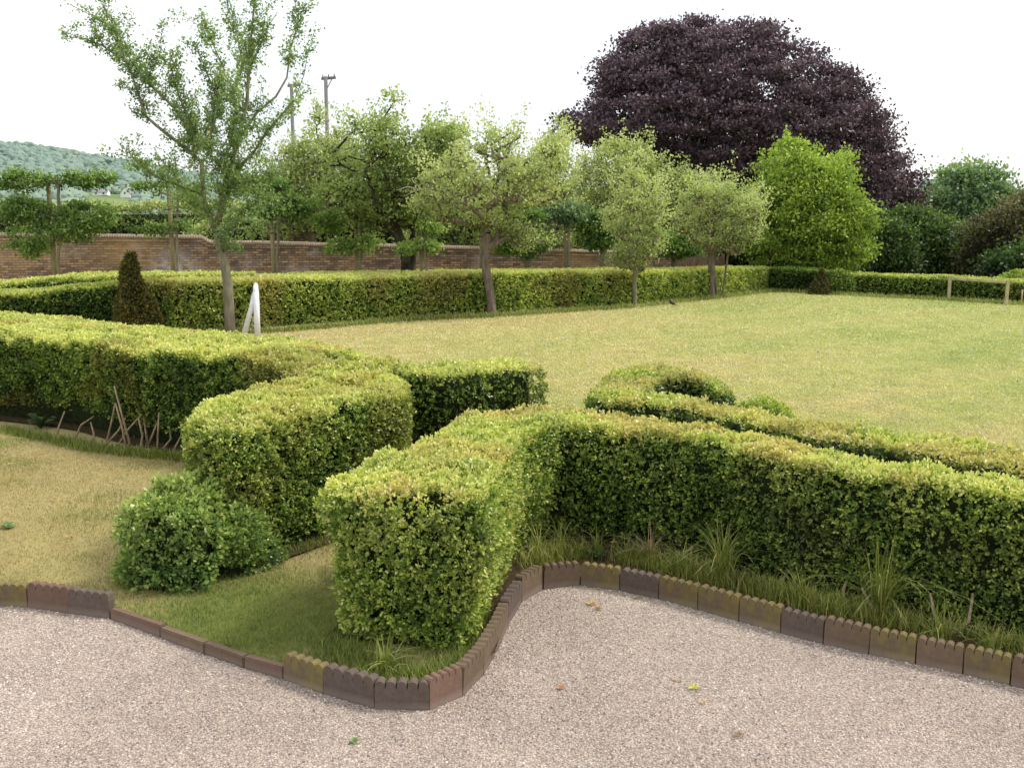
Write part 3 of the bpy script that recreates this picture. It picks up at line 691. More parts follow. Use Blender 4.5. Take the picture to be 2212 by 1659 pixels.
t = NT('coping_brick'); br = t.n('ShaderNodeTexBrick', Vector=t.n('ShaderNodeMapping', Vector=t.co(), Rotation=(math.radians(90), 0, 0)).outputs[0], Scale=1.0)
br.inputs['Brick Width'].default_value = .08; br.inputs['Row Height'].default_value = .4; br.inputs['Mortar Size'].default_value = .008
br.inputs['Color1'].default_value = (*srgb(160, 142, 124), 1); br.inputs['Color2'].default_value = (*srgb(142, 124, 110), 1); br.inputs['Mortar'].default_value = (*srgb(90, 74, 70), 1)
M_cope = t.out(t.mix(t.ramp(t.noise(4, 4, .6), [(.45, 0), (.7, .55)]), br.outputs[0], srgb(128, 116, 96)), .9, .1)
w0 = D(-420, 500, 31.2)[:2]; w1 = D(1462, 545, 36.5)[:2]; WL = np.linalg.norm(w1 - w0); wd = (w1 - w0) / WL; wrz = math.atan2(wd[1], wd[0])
root = empty('garden_wall', (w0[0], w0[1], 0), wrz); tag(root, 'old weathered brick garden wall with rounded coping and one step down', 'wall')
xs = []; 
for px_ in [-420, -200, 0, 200, 432, 436, 442, 448, 454, 560, 700, 850, 1000, 1150, 1300, 1462]:
    a_ = (px_ - CX) / F; t_ = np.linalg.solve(np.array([[a_, -wd[0]], [cp and 1.0, -wd[1]]]), w0)
    Yw = t_[0]; xs.append((px_, t_[1], Yw))
ytop = dict(zip([-420, -200, 0, 200, 432, 436, 442, 448, 454, 560, 700, 850, 1000, 1150, 1300, 1462], [503, 503, 503, 505, 508, 509, 512, 516, 519, 520, 524, 527, 531, 535, 540, 545]))
prof = []
for px_, s_, Yw in xs:
    # bearing solution approximated on the ground plane through the camera
    d0 = ray(px_, ytop[px_]); Ys = None
    # intersect vertical wall plane
    A = np.array([[d0[0], -wd[0]], [d0[1], -wd[1]]]); tt, ss = np.linalg.solve(A, w0); prof.append((ss, HC + d0[2] * tt))
wb = MB(); wc = MB(); th = .34
for (s0, h0), (s1, h1) in zip(prof[:-1], prof[1:]):
    wb.add([(s0, 0, 0), (s1, 0, 0), (s1, 0, h1 - .14), (s0, 0, h0 - .14), (s0, th, 0), (s1, th, 0), (s1, th, h1 - .14), (s0, th, h0 - .14)], [(0, 1, 2, 3), (5, 4, 7, 6), (3, 2, 6, 7)])
    k = 8
    ring = lambda s, h: [(s, th/2 - (th/2 + .05) * math.cos(math.pi * i / (k - 1)), h - .14 + .14 * math.sin(math.pi * i / (k - 1)) ** .7) for i in range(k)]
    wc.add(ring(s0, h0) + ring(s1, h1), [(i, i + 1, k + i + 1, k + i) for i in range(k - 1)] + [(0, k, 2 * k - 1, k - 1)])
# string course of bricks below the coping
wb.add([(prof[-1][0], 0, 0), (prof[-1][0], th, 0), (prof[-1][0], th, prof[-1][1] - .14), (prof[-1][0], 0, prof[-1][1] - .14)], [(0, 1, 2, 3)])
wb.build('wall_face', M_brick, root); wc.build('coping', M_cope, root, True)
sc_ = MB()
for (s0, h0), (s1, h1) in zip(prof[:-1], prof[1:]):
    sc_.add([(s0, -.035, h0 - .235), (s1, -.035, h1 - .235), (s1, -.035, h1 - .145), (s0, -.035, h0 - .145), (s0, .002, h0 - .235), (s1, .002, h1 - .235), (s1, .002, h1 - .145), (s0, .002, h0 - .145)],
            [(0, 1, 2, 3), (3, 2, 6, 7), (0, 4, 5, 1)])
sc_.build('string_course', M_brick, root)
# picket fence right of the wall
a = D(1466, 575, 36.8); b = D(1562, 575, 37.2)
root = empty('picket_fence', (a[0], a[1], 0)); tag(root, 'short weathered picket fence between the wall end and the maple', 'fence')
mb = MB(); n = 19
for i in range(n):
    q = i / (n - 1); p = a * (1 - q) + b * q - a; h = 1.02 + R.uniform(-.02, .02)
    if i % 6 == 0: continue
    mb = MB(); mb.box((p[0], p[1], h / 2), (.07, .02, h)); mb.build('picket', M_fence, root)
for i in range(0, n, 6):
    q = i / (n - 1); p = a * (1 - q) + b * q - a; pm = MB(); pm.box((p[0], p[1] + .05, .55), (.1, .1, 1.12)); pm.build('fence_post', M_fence, root)
for z in (.35, .85):
    rm = MB(); m_ = (b - a) / 2; rm.box((m_[0], m_[1] + .03, z), (np.linalg.norm((b-a)[:2]), .03, .08), math.atan2(b[1]-a[1], b[0]-a[0])); rm.build('rail', M_fence, root)
# ================================================================== TREES
def crop(pts, ox, oy, k=.3375):
    return [(ox + x * k, oy + y * k) for x, y in pts]
# --- T1: tall open pear tree at left, limbs surveyed one by one
b1_ = G(497, 727); Y1 = b1_[1]; O = b1_
root = empty('pear_tree', tuple(b1_)); tag(root, 'tall open-crowned fruit tree with reaching limbs at left, by the white goal', 'tree', 'fruit trees around the lawn')
c8 = lambda pts: [(83 + x * .3375, y * .3375) for x, y in pts]
limbs = [
 ([(497, 727), (496, 690), (494, 650), (491, 610), (486, 575), (479, 550), (472, 525), (468, 503)], .118, .075, 0, 0, 0),
 (c8([(1140, 1490), (1100, 1390), (1060, 1290), (1050, 1150), (1045, 1040)]), .06, .045, 0, .2, .25),
 (c8([(1045, 1040), (900, 920), (760, 810), (680, 740), (640, 600), (590, 460), (540, 350), (490, 190), (450, 110)]), .04, .010, .25, .9, 1),
 (c8([(1030, 960), (870, 690), (690, 520), (600, 400), (540, 300), (465, 180)]), .038, .009, .2, 1.2, .9),
 (c8([(570, 390), (480, 345), (400, 290), (330, 262), (240, 235), (130, 190)]), .018, .007, .8, 1.0, 1.1),
 (c8([(470, 200), (400, 130), (300, 80), (190, 25)]), .012, .006, 1.2, 1.3, .9),
 (c8([(445, 130), (425, 60), (415, -30)]), .01, .006, .9, .9, .9),
 (c8([(1010, 850), (960, 760), (900, 620), (860, 480), (840, 380)]), .026, .008, .2, -.6, 1.2),
 (c8([(700, 520), (730, 420), (700, 300)]), .012, .006, .3, .2, 1.3),
 (c8([(740, 430), (780, 280), (800, 170), (860, 85)]), .009, .004, .2, .3, .5),
 (c8([(1080, 1000), (1110, 800), (1130, 600), (1060, 420), (1000, 270)]), .032, .008, -.3, -1.0, 1.0),
 (c8([(1130, 620), (1190, 450), (1110, 270), (1040, 100)]), .018, .007, -.6, -.3, 1.0),
 (c8([(1150, 1420), (1185, 1270), (1205, 1120), (1280, 900), (1335, 650), (1350, 400), (1365, 200), (1390, -60)]), .07, .012, 0, -.4, 1.1),
 (c8([(1300, 820), (1240, 640), (1310, 420), (1260, 180), (1215, -40)]), .024, .008, -.2, .7, 1.0),
 (c8([(1345, 450), (1420, 300), (1470, 170), (1530, 80)]), .016, .006, 0, -.7, 1.1),
 (c8([(1290, 880), (1400, 720), (1520, 620), (1590, 500), (1610, 330), (1660, 150), (1640, 10)]), .03, .007, 0, .9, .95),
 (c8([(1210, 1250), (1270, 1090), (1380, 970), (1460, 850), (1560, 730), (1640, 640)]), .038, .010, 0, -.9, 1.1),
 (c8([(1640, 640), (1700, 480), (1730, 310), (1770, 190)]), .010, .004, -.5, -.8, .5),
 (c8([(1050, 1250), (900, 1190), (770, 1140), (690, 1080), (640, 1040), (590, 1000)]), .026, .006, .1, -.9, 1.1),
 (c8([(900, 1180), (860, 1100), (790, 1030)]), .012, .006, -.3, -.8, .9),
 (c8([(680, 740), (620, 730), (575, 690)]), .008, .004, .5, .6, .6),
 (c8([(640, 600), (560, 560), (490, 550)]), .008, .004, .5, .9, .6),
 (c8([(1190, 1500), (1250, 1400), (1330, 1330), (1420, 1280), (1530, 1260)]), .03, .008, 0, .8, 1.1),
 (c8([(1190, 1490), (1200, 1580), (1260, 1590), (1300, 1540)]), .012, .006, 0, -.2, .9),
 (c8([(1100, 1350), (1000, 1330), (930, 1260), (880, 1210)]), .02, .007, 0, .7, 1.2),
 (c8([(1180, 1250), (1300, 1180), (1420, 1150), (1540, 1120)]), .024, .007, 0, -1.0, 1.3),
 (c8([(1100, 850), (1150, 700), (1180, 600), (1170, 520)]), .018, .008, .3, .9, 1.3),
 (c8([(1000, 1050), (1010, 900), (980, 750), (990, 600)]), .02, .008, .3, 1.2, 1.2),
 (c8([(1250, 1000), (1240, 860), (1260, 700), (1250, 560)]), .02, .008, -.3, -1.3, 1.2),
 (c8([(1200, 1120), (1100, 1000), (1050, 880)]), .02, .008, -.2, -1.2, 1.3),
]
mb = MB(); CP, CR = [], []
for pts, r0, r1, dy0, dy1, leafy in limbs:
    m = len(pts); P3 = []
    for i, (x, y) in enumerate(pts):
        q = i / (m - 1); P3.append(D(x, y, Y1 + dy0 + (dy1 - dy0) * q))
    rr = [r0 + (r1 - r0) * i / (m - 1) for i in range(m)]
    mb.tube(P3, rr, 7)
    if leafy > 0:
        P3 = np.array(P3); sl = np.linalg.norm(np.diff(P3, axis=0), axis=1)
        for i in range(m - 1):
            k = int(sl[i] * 24 * leafy) + 1
            for q in R.uniform(0, 1, k):
                base = P3[i] * (1 - q) + P3[i+1] * q
                if noise(base[None] * 1.0, 2.1, 5)[0] < .25: continue
                off = randdir(1)[0] * R.uniform(.01, .17)
                CP.append(base + off); CR.append(R.uniform(.08, .15))
                if R.uniform() < .35: mb.tube([base, base + off * .6 + [0, 0, -.01], base + off], [.008, .006, .003], 4, False)
                if R.uniform() < .16 and leafy > .8:
                    tw = nrm((randdir(1) + np.array([[0, 0, .9]]) + (P3[i+1]-P3[i])[None] * .5))[0] * R.uniform(.3, .7); mb.tube([base, base + tw], [.008, .003], 4, False)
                    for e in (.4, .7, 1.0): CP.append(base + tw * e); CR.append(.12)
mb.build('trunk', M_bark_grey, root, True, O)
# dense lower crown
lp = [(350, 395), (400, 380), (470, 330), (520, 290), (560, 330), (545, 400), (600, 410), (620, 460), (560, 500), (500, 520), (440, 490), (380, 440)]
cpts = crown_pts(lp, Y1, .6, 150, .47, 1.2, 3, .5)
CP = np.array(CP + list(cpts)); CR = np.array(CR + [.22] * len(cpts))
tn = .46 + (fbm(CP, .9, 2) - .5) * .55 + R.normal(size=len(CP)) * .08 - np.where(CP[:, 2] < 3.5, .04, 0)
PEAR = [srgb(66, 86, 58), srgb(100, 126, 78), srgb(134, 160, 102), srgb(168, 188, 130), srgb(196, 210, 158)]
V, cc = clump_leaves(CP, 17, CR, .060, PEAR, tn, .9)
quads_mesh('crown', V, 4, M_leaf_tree, cc, root, O)
# --- T2: gnarled apple tree
pb = G(1063, 684); Yt = pb[1]
tree('apple_tree', 'gnarled old apple tree with forked leaning trunk in front of the far hedge', pb,
     [(1061, 655, 0), (1057, 625, 0), (1051, 590, 0), (1047, 560, 0), (1050, 535, 0), (1052, 505, 0), (1046, 478, .1), (1030, 450, .2), (1012, 432, .2), (985, 418, .1), (950, 412, 0)],
     [(905, 440), (890, 415), (930, 372), (960, 340), (1000, 325), (1050, 300), (1080, 285), (1075, 262), (1130, 250), (1140, 290), (1190, 312), (1215, 380), (1205, 440), (1185, 490), (1180, 540), (1130, 535), (1090, 500), (1060, 480), (1000, 470), (950, 470)],
     Yt, dk=.7, ncl=330, per=46, cr=.36, leaf=.075, pal=PALE, tone=.5, mat=M_bark, rmax=.115, rt=.010, gap=.43, gf=1.1, s=5, fine=.8, group='fruit trees around the lawn',
     extra_seed=[(5, [(1068, 528, 0), (1090, 515, -.1), (1115, 498, -.2), (1140, 485, -.3), (1158, 484, -.4)]), (12, [(1078, 505, .1), (1066, 485, .2), (1062, 460, .3), (1075, 400, .2), (1080, 340, .1)]), (8, [(1028, 425, -.3), (1022, 400, -.4)])], topl=.25)
# dead pale branches
o_ = empty('dead_branch', tuple(D(965, 415, Yt - .2))); tag(o_, 'bare pale dead branch sticking out left of the gnarled apple tree', 'branch')
mb = MB()
for pts in ([(975, 414), (935, 408), (905, 410), (870, 425)], [(912, 410), (895, 395), (888, 385)], [(905, 410), (880, 404), (855, 412)], [(935, 408), (915, 398), (905, 399)]):
    mb.tube([D(x, y, Yt - .2 - i * .06) for i, (x, y) in enumerate(pts)], np.linspace(.02, .006, len(pts)), 6)
mb.build('twig', bark_mat('dead_wood', srgb(150, 140, 128), srgb(206, 198, 184), 20), o_, True, tuple(o_.location))
# --- T3, T4 slim trees in front of the hedge
pb = G(1371, 664)
tree('fruit_tree', 'slim young fruit tree with grey-green crown in front of the far hedge', pb, [(1371, 630, 0), (1371, 590, 0), (1370, 550, 0), (1368, 510, 0), (1368, 470, 0), (1370, 440, 0)],
     [(1318, 530), (1315, 470), (1335, 420), (1355, 365), (1372, 330), (1400, 375), (1440, 400), (1450, 450), (1440, 500), (1425, 545), (1385, 580), (1350, 570)], pb[1], dk=.8, ncl=230, per=44, cr=.33, leaf=.07, pal=PALE, tone=.52,
     mat=M_bark_grey, rmax=.055, rt=.007, gap=.42, gf=1.0, s=8, fine=.8, group='fruit trees around the lawn', topl=.2)
pb = G(1537, 644)
tree('fruit_tree', 'straight-trunked fruit tree nearest the bright maple, reddish at its foot', pb, [(1537, 610, 0), (1537, 575, 0), (1536, 545, 0), (1532, 515, 0), (1525, 480, .1)],
     [(1455, 500), (1470, 440), (1500, 395), (1545, 398), (1600, 405), (1650, 450), (1648, 500), (1600, 545), (1550, 550), (1490, 545)], pb[1], dk=.75, ncl=280, per=42, cr=.38, leaf=.075, pal=PALE, tone=.46,
     mat=M_bark, rmax=.10, rt=.009, gap=.42, gf=1.0, s=9, fine=.8, group='fruit trees around the lawn', topl=.2, extra_seed=[(4, [(1555, 680, 0), (1580, 490, -.2), (1600, 470, -.3)])])
# --- T5 old orchard tree behind the hedges
tree('orchard_tree', 'large old many-stemmed orchard tree with dark trunk before the brick wall', (D(878, 590, 30.2)[0], 30.2, 0), [(878, 575, 0), (880, 550, 0), (890, 680, 0), (893, 490, 0), (897, 460, 0)],
     [(690, 430), (700, 340), (740, 300), (770, 240), (820, 245), (848, 180), (868, 230), (925, 262), (985, 280), (1000, 310), (985, 370), (960, 430), (930, 480), (850, 500), (780, 480)], 30.2, dk=.75, ncl=430, per=52, cr=.52, leaf=.095, pal=GREEN, tone=.54,
     mat=M_bark_dark, rmax=.20, rt=.014, gap=.43, gf=.8, s=12, fine=.8, group='old orchard trees behind the hedges', extra_seed=[(1, [(868, 550, 0), (858, 515, 0), (840, 495, .2), (815, 480, .3)]), (2, [(858, 500, -.2), (850, 470, -.4), (842, 430, -.4)])], topl=.15)
tree('orchard_tree', 'pale green orchard tree with upright twigs just right of the tall open tree', (D(672, 590, 36.2)[0], 36.2, 0), [(672, 560, 0), (672, 500, 0), (680, 440, 0)],
     [(560, 470), (580, 400), (610, 330), (640, 300), (668, 240), (690, 290), (735, 300), (770, 360), (770, 420), (740, 480), (690, 520), (600, 505)], 36.2, dk=.6, ncl=380, per=46, cr=.55, leaf=.10, pal=PALE, tone=.38,
     mat=M_bark, rmax=.15, rt=.012, gap=.42, gf=.8, s=15, fine=.8, group='old orchard trees behind the hedges', topl=.2)
tree('orchard_tree', 'broad dark green orchard tree behind and left of the gnarled apple', (D(985, 590, 37.5)[0], 37.5, 0), [(985, 560, 0), (985, 500, 0), (985, 450, 0)],
     [(870, 540), (880, 460), (900, 390), (950, 360), (1010, 350), (1060, 400), (1080, 460), (1070, 550), (1000, 575)], 37.5, dk=.6, ncl=300, per=48, cr=.5, leaf=.10, pal=GREEN, tone=.56,
     mat=M_bark_dark, rmax=.15, rt=.012, gap=.40, gf=.8, s=16, fine=.8, group='old orchard trees behind the hedges')
tree('orchard_tree', 'grey-green twiggy orchard tree between gnarled apple and copper beech', (D(1190, 590, 36.5)[0], 36.5, 0), [(1190, 560, 0), (1190, 480, 0), (1185, 430, 0)],
     [(1090, 520), (1100, 400), (1130, 330), (1165, 320), (1195, 290), (1225, 330), (1250, 400), (1250, 520), (1180, 560)], 36.5, dk=.7, ncl=260, per=42, cr=.5, leaf=.10, pal=PALE, tone=.38,
     mat=M_bark, rmax=.13, rt=.011, gap=.42, gf=.9, s=18, fine=.8, group='old orchard trees behind the hedges')
# --- light trees in front of the beech
tree('pale_tree', 'tall soft grey-green tree in front of the left side of the copper beech', (D(1320, 590, 41)[0], 41, 0), [(1318, 560, 0), (1318, 500, 0), (1318, 430, 0)],
     [(1215, 560), (1212, 440), (1235, 350), (1270, 325), (1330, 318), (1355, 308), (1395, 325), (1412, 380), (1420, 470), (1415, 570)], 41, dk=.6, ncl=420, per=52, cr=.62, leaf=.11, pal=PALE, tone=.42, mat=M_bark, rmax=.14, rt=.010, gap=.36, gf=.6, s=20, fine=.9, group='trees beyond the brick wall', topl=.3)
tree('pale_tree', 'lower grey-green tree between tall soft tree and bright maple', (D(1490, 590, 41.5)[0], 41.5, 0), [(1490, 560, 0), (1490, 500, 0), (1490, 440, 0)],
     [(1400, 570), (1400, 430), (1430, 372), (1480, 372), (1530, 388), (1560, 430), (1580, 500), (1570, 560)], 41.5, dk=.6, ncl=300, per=50, cr=.6, leaf=.11, pal=PALE, tone=.26, mat=M_bark, rmax=.14, rt=.010, gap=.38, gf=.6, s=21, fine=.9, group='trees beyond the brick wall', topl=.3)
# --- maple
tree('maple_tree', 'bright yellow-green bushy maple in front of the copper beech', (D(1745, 610, 35.5)[0], 35.5, 0), [(1745, 590, 0), (1745, 540, 0), (1745, 470, 0), (1745, 400, 0)],
     [(1612, 568), (1592, 520), (1606, 460), (1628, 415), (1652, 380), (1652, 330), (1688, 298), (1735, 294), (1765, 322), (1800, 330), (1820, 368), (1862, 385), (1858, 430), (1882, 480), (1862, 515), (1868, 550), (1825, 582), (1750, 594), (1680, 592)], 35.5, dk=.85, ncl=520, per=100, cr=.60, leaf=.11,
     pal=MAPLE, tone=.47, mat=M_bark_dark, rmax=.13, rt=.008, gap=.425, fine=.4, gf=.6, s=27, flat=.34, shell=.35, topl=.26, edge=.7, var=.09)
# --- copper beech
tree('copper_beech', 'huge dark purple copper beech towering over the garden corner', (D(1625, 600, 50)[0], 50, 0), [(1628, 560, 0), (1630, 500, 0), (1632, 430, 0), (1634, 370, 0)],
     [(1218, 292), (1232, 240), (1285, 238), (1300, 205), (1292, 180), (1318, 128), (1345, 112), (1362, 78), (1420, 62), (1455, 48), (1510, 42), (1560, 46), (1600, 48), (1650, 62), (1700, 82), (1745, 112), (1790, 146), (1835, 176), (1862, 200), (1862, 235), (1900, 262), (1915, 320), (1945, 355), (1972, 385),
      (1968, 440), (1950, 520), (1940, 600), (1860, 600), (1760, 600), (1620, 600), (1570, 560), (1545, 470), (1500, 410), (1420, 380), (1350, 335), (1280, 305)], 50, dk=.75, ncl=2300, per=66, cr=.72, leaf=.15,
     pal=COPPER, tone=.46, mat=M_bark_dark, rmax=.55, rt=.022, gap=.34, gf=.7, s=31, flat=.34, shell=.5, topl=.22, edge=.6, leafmat=M_leaf_copper,
     extra_seed=[(2, [(1590, 470, 1), (1540, 400, 2), (1470, 340, 2), (1380, 300, 1)]), (3, [(1680, 400, -1), (1750, 330, -2), (1830, 290, -1)]), (3, [(1610, 350, 1), (1570, 260, 1), (1530, 160, 0)]), (3, [(1680, 370, 2), (1720, 260, 2), (1730, 180, 1)])], power=.5)
# --- right-hand trees
tree('tall_tree', 'rounded tree standing highest above the dark trees at right', (D(2100, 610, 62)[0], 62, 0), [(2100, 560, 0), (2098, 480, 0), (2096, 420, 0)],
     [(2005, 455), (1998, 415), (2030, 400), (2035, 372), (2085, 350), (2115, 350), (2150, 380), (2178, 400), (2200, 450), (2205, 600), (2010, 600)], 62, dk=.8, ncl=420, per=60, cr=.95, leaf=.2, pal=BLUEG, tone=.34, mat=M_bark_dark, rmax=.3, rt=.02, gap=.38, gf=.4, s=41, flat=.45, group='trees closing the right side', topl=.3)
for i, (pg, Yd, pal, tn, lb) in enumerate([
    ([(1870, 600), (1890, 520), (1930, 462), (1975, 455), (2020, 480), (2040, 540), (2040, 610), (1880, 612)], 43, DARK, .40, 'dark green bushy tree at the right foot of the copper beech'),
    ([(2000, 610), (2010, 500), (2040, 470), (2090, 490), (2130, 540), (2130, 612)], 42, DARK, .48, 'mid green bushy tree behind the timber goal'),
    ([(2080, 610), (2095, 520), (2130, 470), (2175, 440), (2230, 420), (2330, 400), (2420, 460), (2420, 620)], 39, [srgb(42, 44, 34), srgb(68, 68, 50), srgb(98, 96, 70), srgb(126, 122, 90), srgb(150, 146, 110)], .42, 'brownish twiggy tree at the right edge'),
    ([(2130, 615), (2150, 560), (2250, 520), (2400, 520), (2400, 620)], 36, DARK, .36, 'dark low tree under the brownish one at the right edge'),
    ([(1560, 600), (1560, 520), (1600, 480), (1640, 520), (1650, 600)], 44, DARK, .10, 'very dark tree in the shade left of the maple')]):  # lowest leaf tone stands for the shade
    tree('bushy_tree', lb, (D((pg[0][0] + pg[-1][0]) / 2, 600, Yd)[0], Yd, 0), [((pg[0][0] + pg[-1][0]) / 2, 570, 0), ((pg[0][0] + pg[-1][0]) / 2, 530, 0)], pg, Yd, dk=.6, ncl=300, per=60, cr=.62, leaf=.13, pal=pal, tone=tn, mat=M_bark_dark, rmax=.16, rt=.012,
         gap=.3, gf=.6, s=50 + i, group='trees closing the right side', topl=.3, flat=.5)
# flowering elder: white flower plates among leaves
er = tree('elder_bush', 'dark elder bush with white flower heads right of the maple', (D(1925, 615, 38)[0], 38, 0), [(1925, 590, 0), (1925, 565, 0)], [(1880, 610), (1885, 540), (1910, 490), (1945, 480), (1968, 540), (1965, 610)], 38, dk=.6, ncl=150, per=60, cr=.5, leaf=.11, pal=DARK, tone=.36, mat=M_bark_dark, rmax=.07, rt=.01, gap=.25, s=61, cat='bush')
fp = crown_pts([(1890, 600), (1895, 530), (1915, 495), (1945, 490), (1960, 540), (1958, 600)], 38, .7, 46, 0, 1, 2, .1); fp[:, 1] = 38 - np.abs(fp[:, 1] - 38)
for f_ in fp:
    P = f_ + R.normal(size=(26, 3)) * [.018, .018, .008]
    quads_mesh('flower_head', leaf_quads(P, nrm(randdir(len(P)) * [1, 1, .3]), .07, .07), 4, M_leaf_tree, np.tile(srgb(222, 220, 204), (len(P), 1)), er, tuple(er.location))
# --- field hedge and shrubs beyond the wall
fh = dict(leaf=.12, per=4, spread=.12, round_=.3, under=.1, lump=.28, zbot=0, core_in=.35, top_tone=.62, side_tone=.30, back=.1, group=None, name='field_hedge', pal=GREEN + [srgb(190, 200, 128)])
def fhedge(label, pts, Y, w, **kw):
    Fp = [D(x, y, Y)[:2] for x, y in pts]; H = [D(x, y, Y)[2] for x, y in pts]; k = dict(fh); k.update(kw)
    return hedge(label, Fp, [p + np.array([0, w]) for p in Fp], H, dens=90, **k)
fhedge('tall dark field hedge beyond the brick wall at left', [(-300, 458), (0, 455), (150, 450), (300, 448), (450, 448), (520, 450)], 47, 2.5, side_tone=.2)
fhedge('leafy green shrubbery rising just beyond the wall behind the tall open tree', [(400, 500), (470, 478), (560, 455), (660, 435), (760, 440), (860, 450)], 40, 2.0, side_tone=.46, top_tone=.6)
fhedge('shrubbery beyond the wall behind the gnarled apple', [(840, 450), (950, 425), (1080, 410), (1220, 420), (1400, 440), (1480, 470), (1560, 500)], 44, 2.0, side_tone=.47, top_tone=.6)
# --- pleached limes on posts along the wall
def lime(px, ytop, ybase_hint, Y, poly, tone, seed, label, plabel, n=120, pal=LIME, per=44, cr=.30, leaf=.11, tr_off=8):
    x0 = D(px, 590, Y)[0]; zt = D(px, ytop, Y)[2]
    pr = empty('garden_post', (x0, Y, 0)); tag(pr, plabel, 'post', 'wooden posts supporting the trained trees')
    mb = MB(); mb.tube([(x0, Y, 0), (x0 + .01, Y, zt * .5), (x0, Y, zt)], [.07, .068, .062], 8); mb.build('post', M_post, pr, True, (x0, Y, 0))
    mt = MB(); mt.tube([(x0 - .08, Y - .07, zt * .8), (x0 + .08, Y - .07, zt * .8 + .02)], .012, 5); mt.build('tie', M_bark_dark, pr, False, (x0, Y, 0))
    q = px + tr_off
    base = (D(q, 590, Y - .18)[0], Y - .18, 0)
    root = empty('trained_lime', base); tag(root, label, 'tree', 'young trained trees along the brick wall')
    nodes = [np.array(base)]; par = [-1]
    for k, yy in enumerate(np.linspace(575, ytop + 6, 8)):
        nodes.append(D(q + R.normal() * 1.2, yy, Y - .18)); par.append(k)
    C = np.concatenate([crown_pts(pg, Y - .15, .35, max(int(n * w_ * .85), 4), .42, 1.9, seed + i, .6) for i, (pg, w_) in enumerate(poly)])
    grow(nodes, par, C[:90], .006, .045, M_bark_grey, root, np.array(base), 'trunk', 5)
    tn = tone + R.normal(size=len(C)) * .08 + (fbm(C, 1.3, seed) - .5) * .4
    V, cc = clump_leaves(C, per, cr * R.uniform(.7, 1.2, len(C)), leaf, pal, tn, .5, droop=.5, upl=.1)
    quads_mesh('crown', V, 4, M_leaf_tree, cc, root, base)
E = lambda cx, cy, rx, ry: [(cx + rx * math.cos(a), cy + ry * math.sin(a) * (1 if math.sin(a) < 0 else .8)) for a in np.linspace(0, 2 * math.pi, 12, endpoint=False)]
lime(118, 392, 600, 29.8, [(E(60, 392, 65, 20), .16), (E(190, 388, 55, 18), .14), (E(50, 455, 68, 26), .2), (E(185, 470, 60, 38), .26), (E(110, 500, 100, 22), .14), (E(60, 535, 45, 18), .1)], .34, 71, 'tiered trained tree at far left with foliage in flat layers', 'leftmost post, inside the tiered trained tree', 330, leaf=.1)
lime(374, 404, 600, 30.5, [(E(325, 362, 40, 16), .1), (E(330, 410, 40, 18), .2), (E(320, 498, 38, 14), .2), (E(385, 482, 20, 12), .1), (E(430, 420, 40, 20), .2)], .42, 72, 'sparse trained tree with bare middle before the pale wall patch', 'bare grey post in front of the pale patch on the wall', 80, leaf=.1)
lime(591, 470, 600, 31.3, [(E(560, 400, 60, 26), .4), (E(610, 450, 55, 30), .6)], .34, 73, 'dark-leaved trained tree just right of the tall open tree', 'slim post just right of the white goal, before the wall', 150)
lime(771, 456, 600, 31.8, [(E(765, 425, 70, 30), .45), (E(800, 465, 40, 30), .25), (E(715, 470, 45, 35), .2), (E(735, 535, 25, 18), .1), (E(795, 525, 18, 22), .08)], .56, 74, 'bright green umbrella-shaped trained tree left of the old orchard tree', 'post carrying the bright umbrella-shaped trained tree', 190)
lime(911, 470, 600, 29.6, [(E(920, 450, 60, 16), .4), (E(930, 490, 25, 14), .2), (E(905, 535, 38, 15), .3)], .62, 75, 'light green trained tree in three small tiers beside the old orchard trunk', 'light wood post right of the old orchard trunk', 85)
lime(1040, 480, 600, 32.4, [(E(1010, 680, 45, 40), .5), (E(1050, 470, 40, 25), .4)], .40, 76, 'trained tree partly hidden behind the gnarled apple trunk', 'post directly behind the gnarled apple trunk', 130)
lime(1136, 500, 600, 33.0, [(E(1130, 530, 55, 32), .7), (E(1140, 480, 45, 25), .4)], .40, 77, 'rounded trained tree just right of the gnarled apple fork', 'post just right of the gnarled apple tree', 140)
lime(1221, 470, 600, 33.4, [(E(1220, 460, 48, 25), .4), (E(1230, 680, 48, 35), .6)], .30, 78, 'blue-green trained tree with hanging foliage below the tall soft tree', 'dark post under the blue-green trained tree', 140, pal=BLUEG)
lime(1298, 500, 600, 33.8, [(E(1295, 500, 45, 45), 1)], .34, 79, 'trained tree left of the slim young fruit tree', 'post left of the slim young fruit tree', 130)
lime(1408, 680, 600, 34.3, [(E(1410, 525, 40, 32), 1)], .36, 80, 'small trained tree between the slim fruit tree and wall end', 'post just right of the slim young fruit tree', 110)
lime(1452, 530, 600, 34.6, [(E(1470, 530, 40, 28), 1)], .44, 81, 'last trained tree before the picket fence', 'last post before the picket fence', 90)

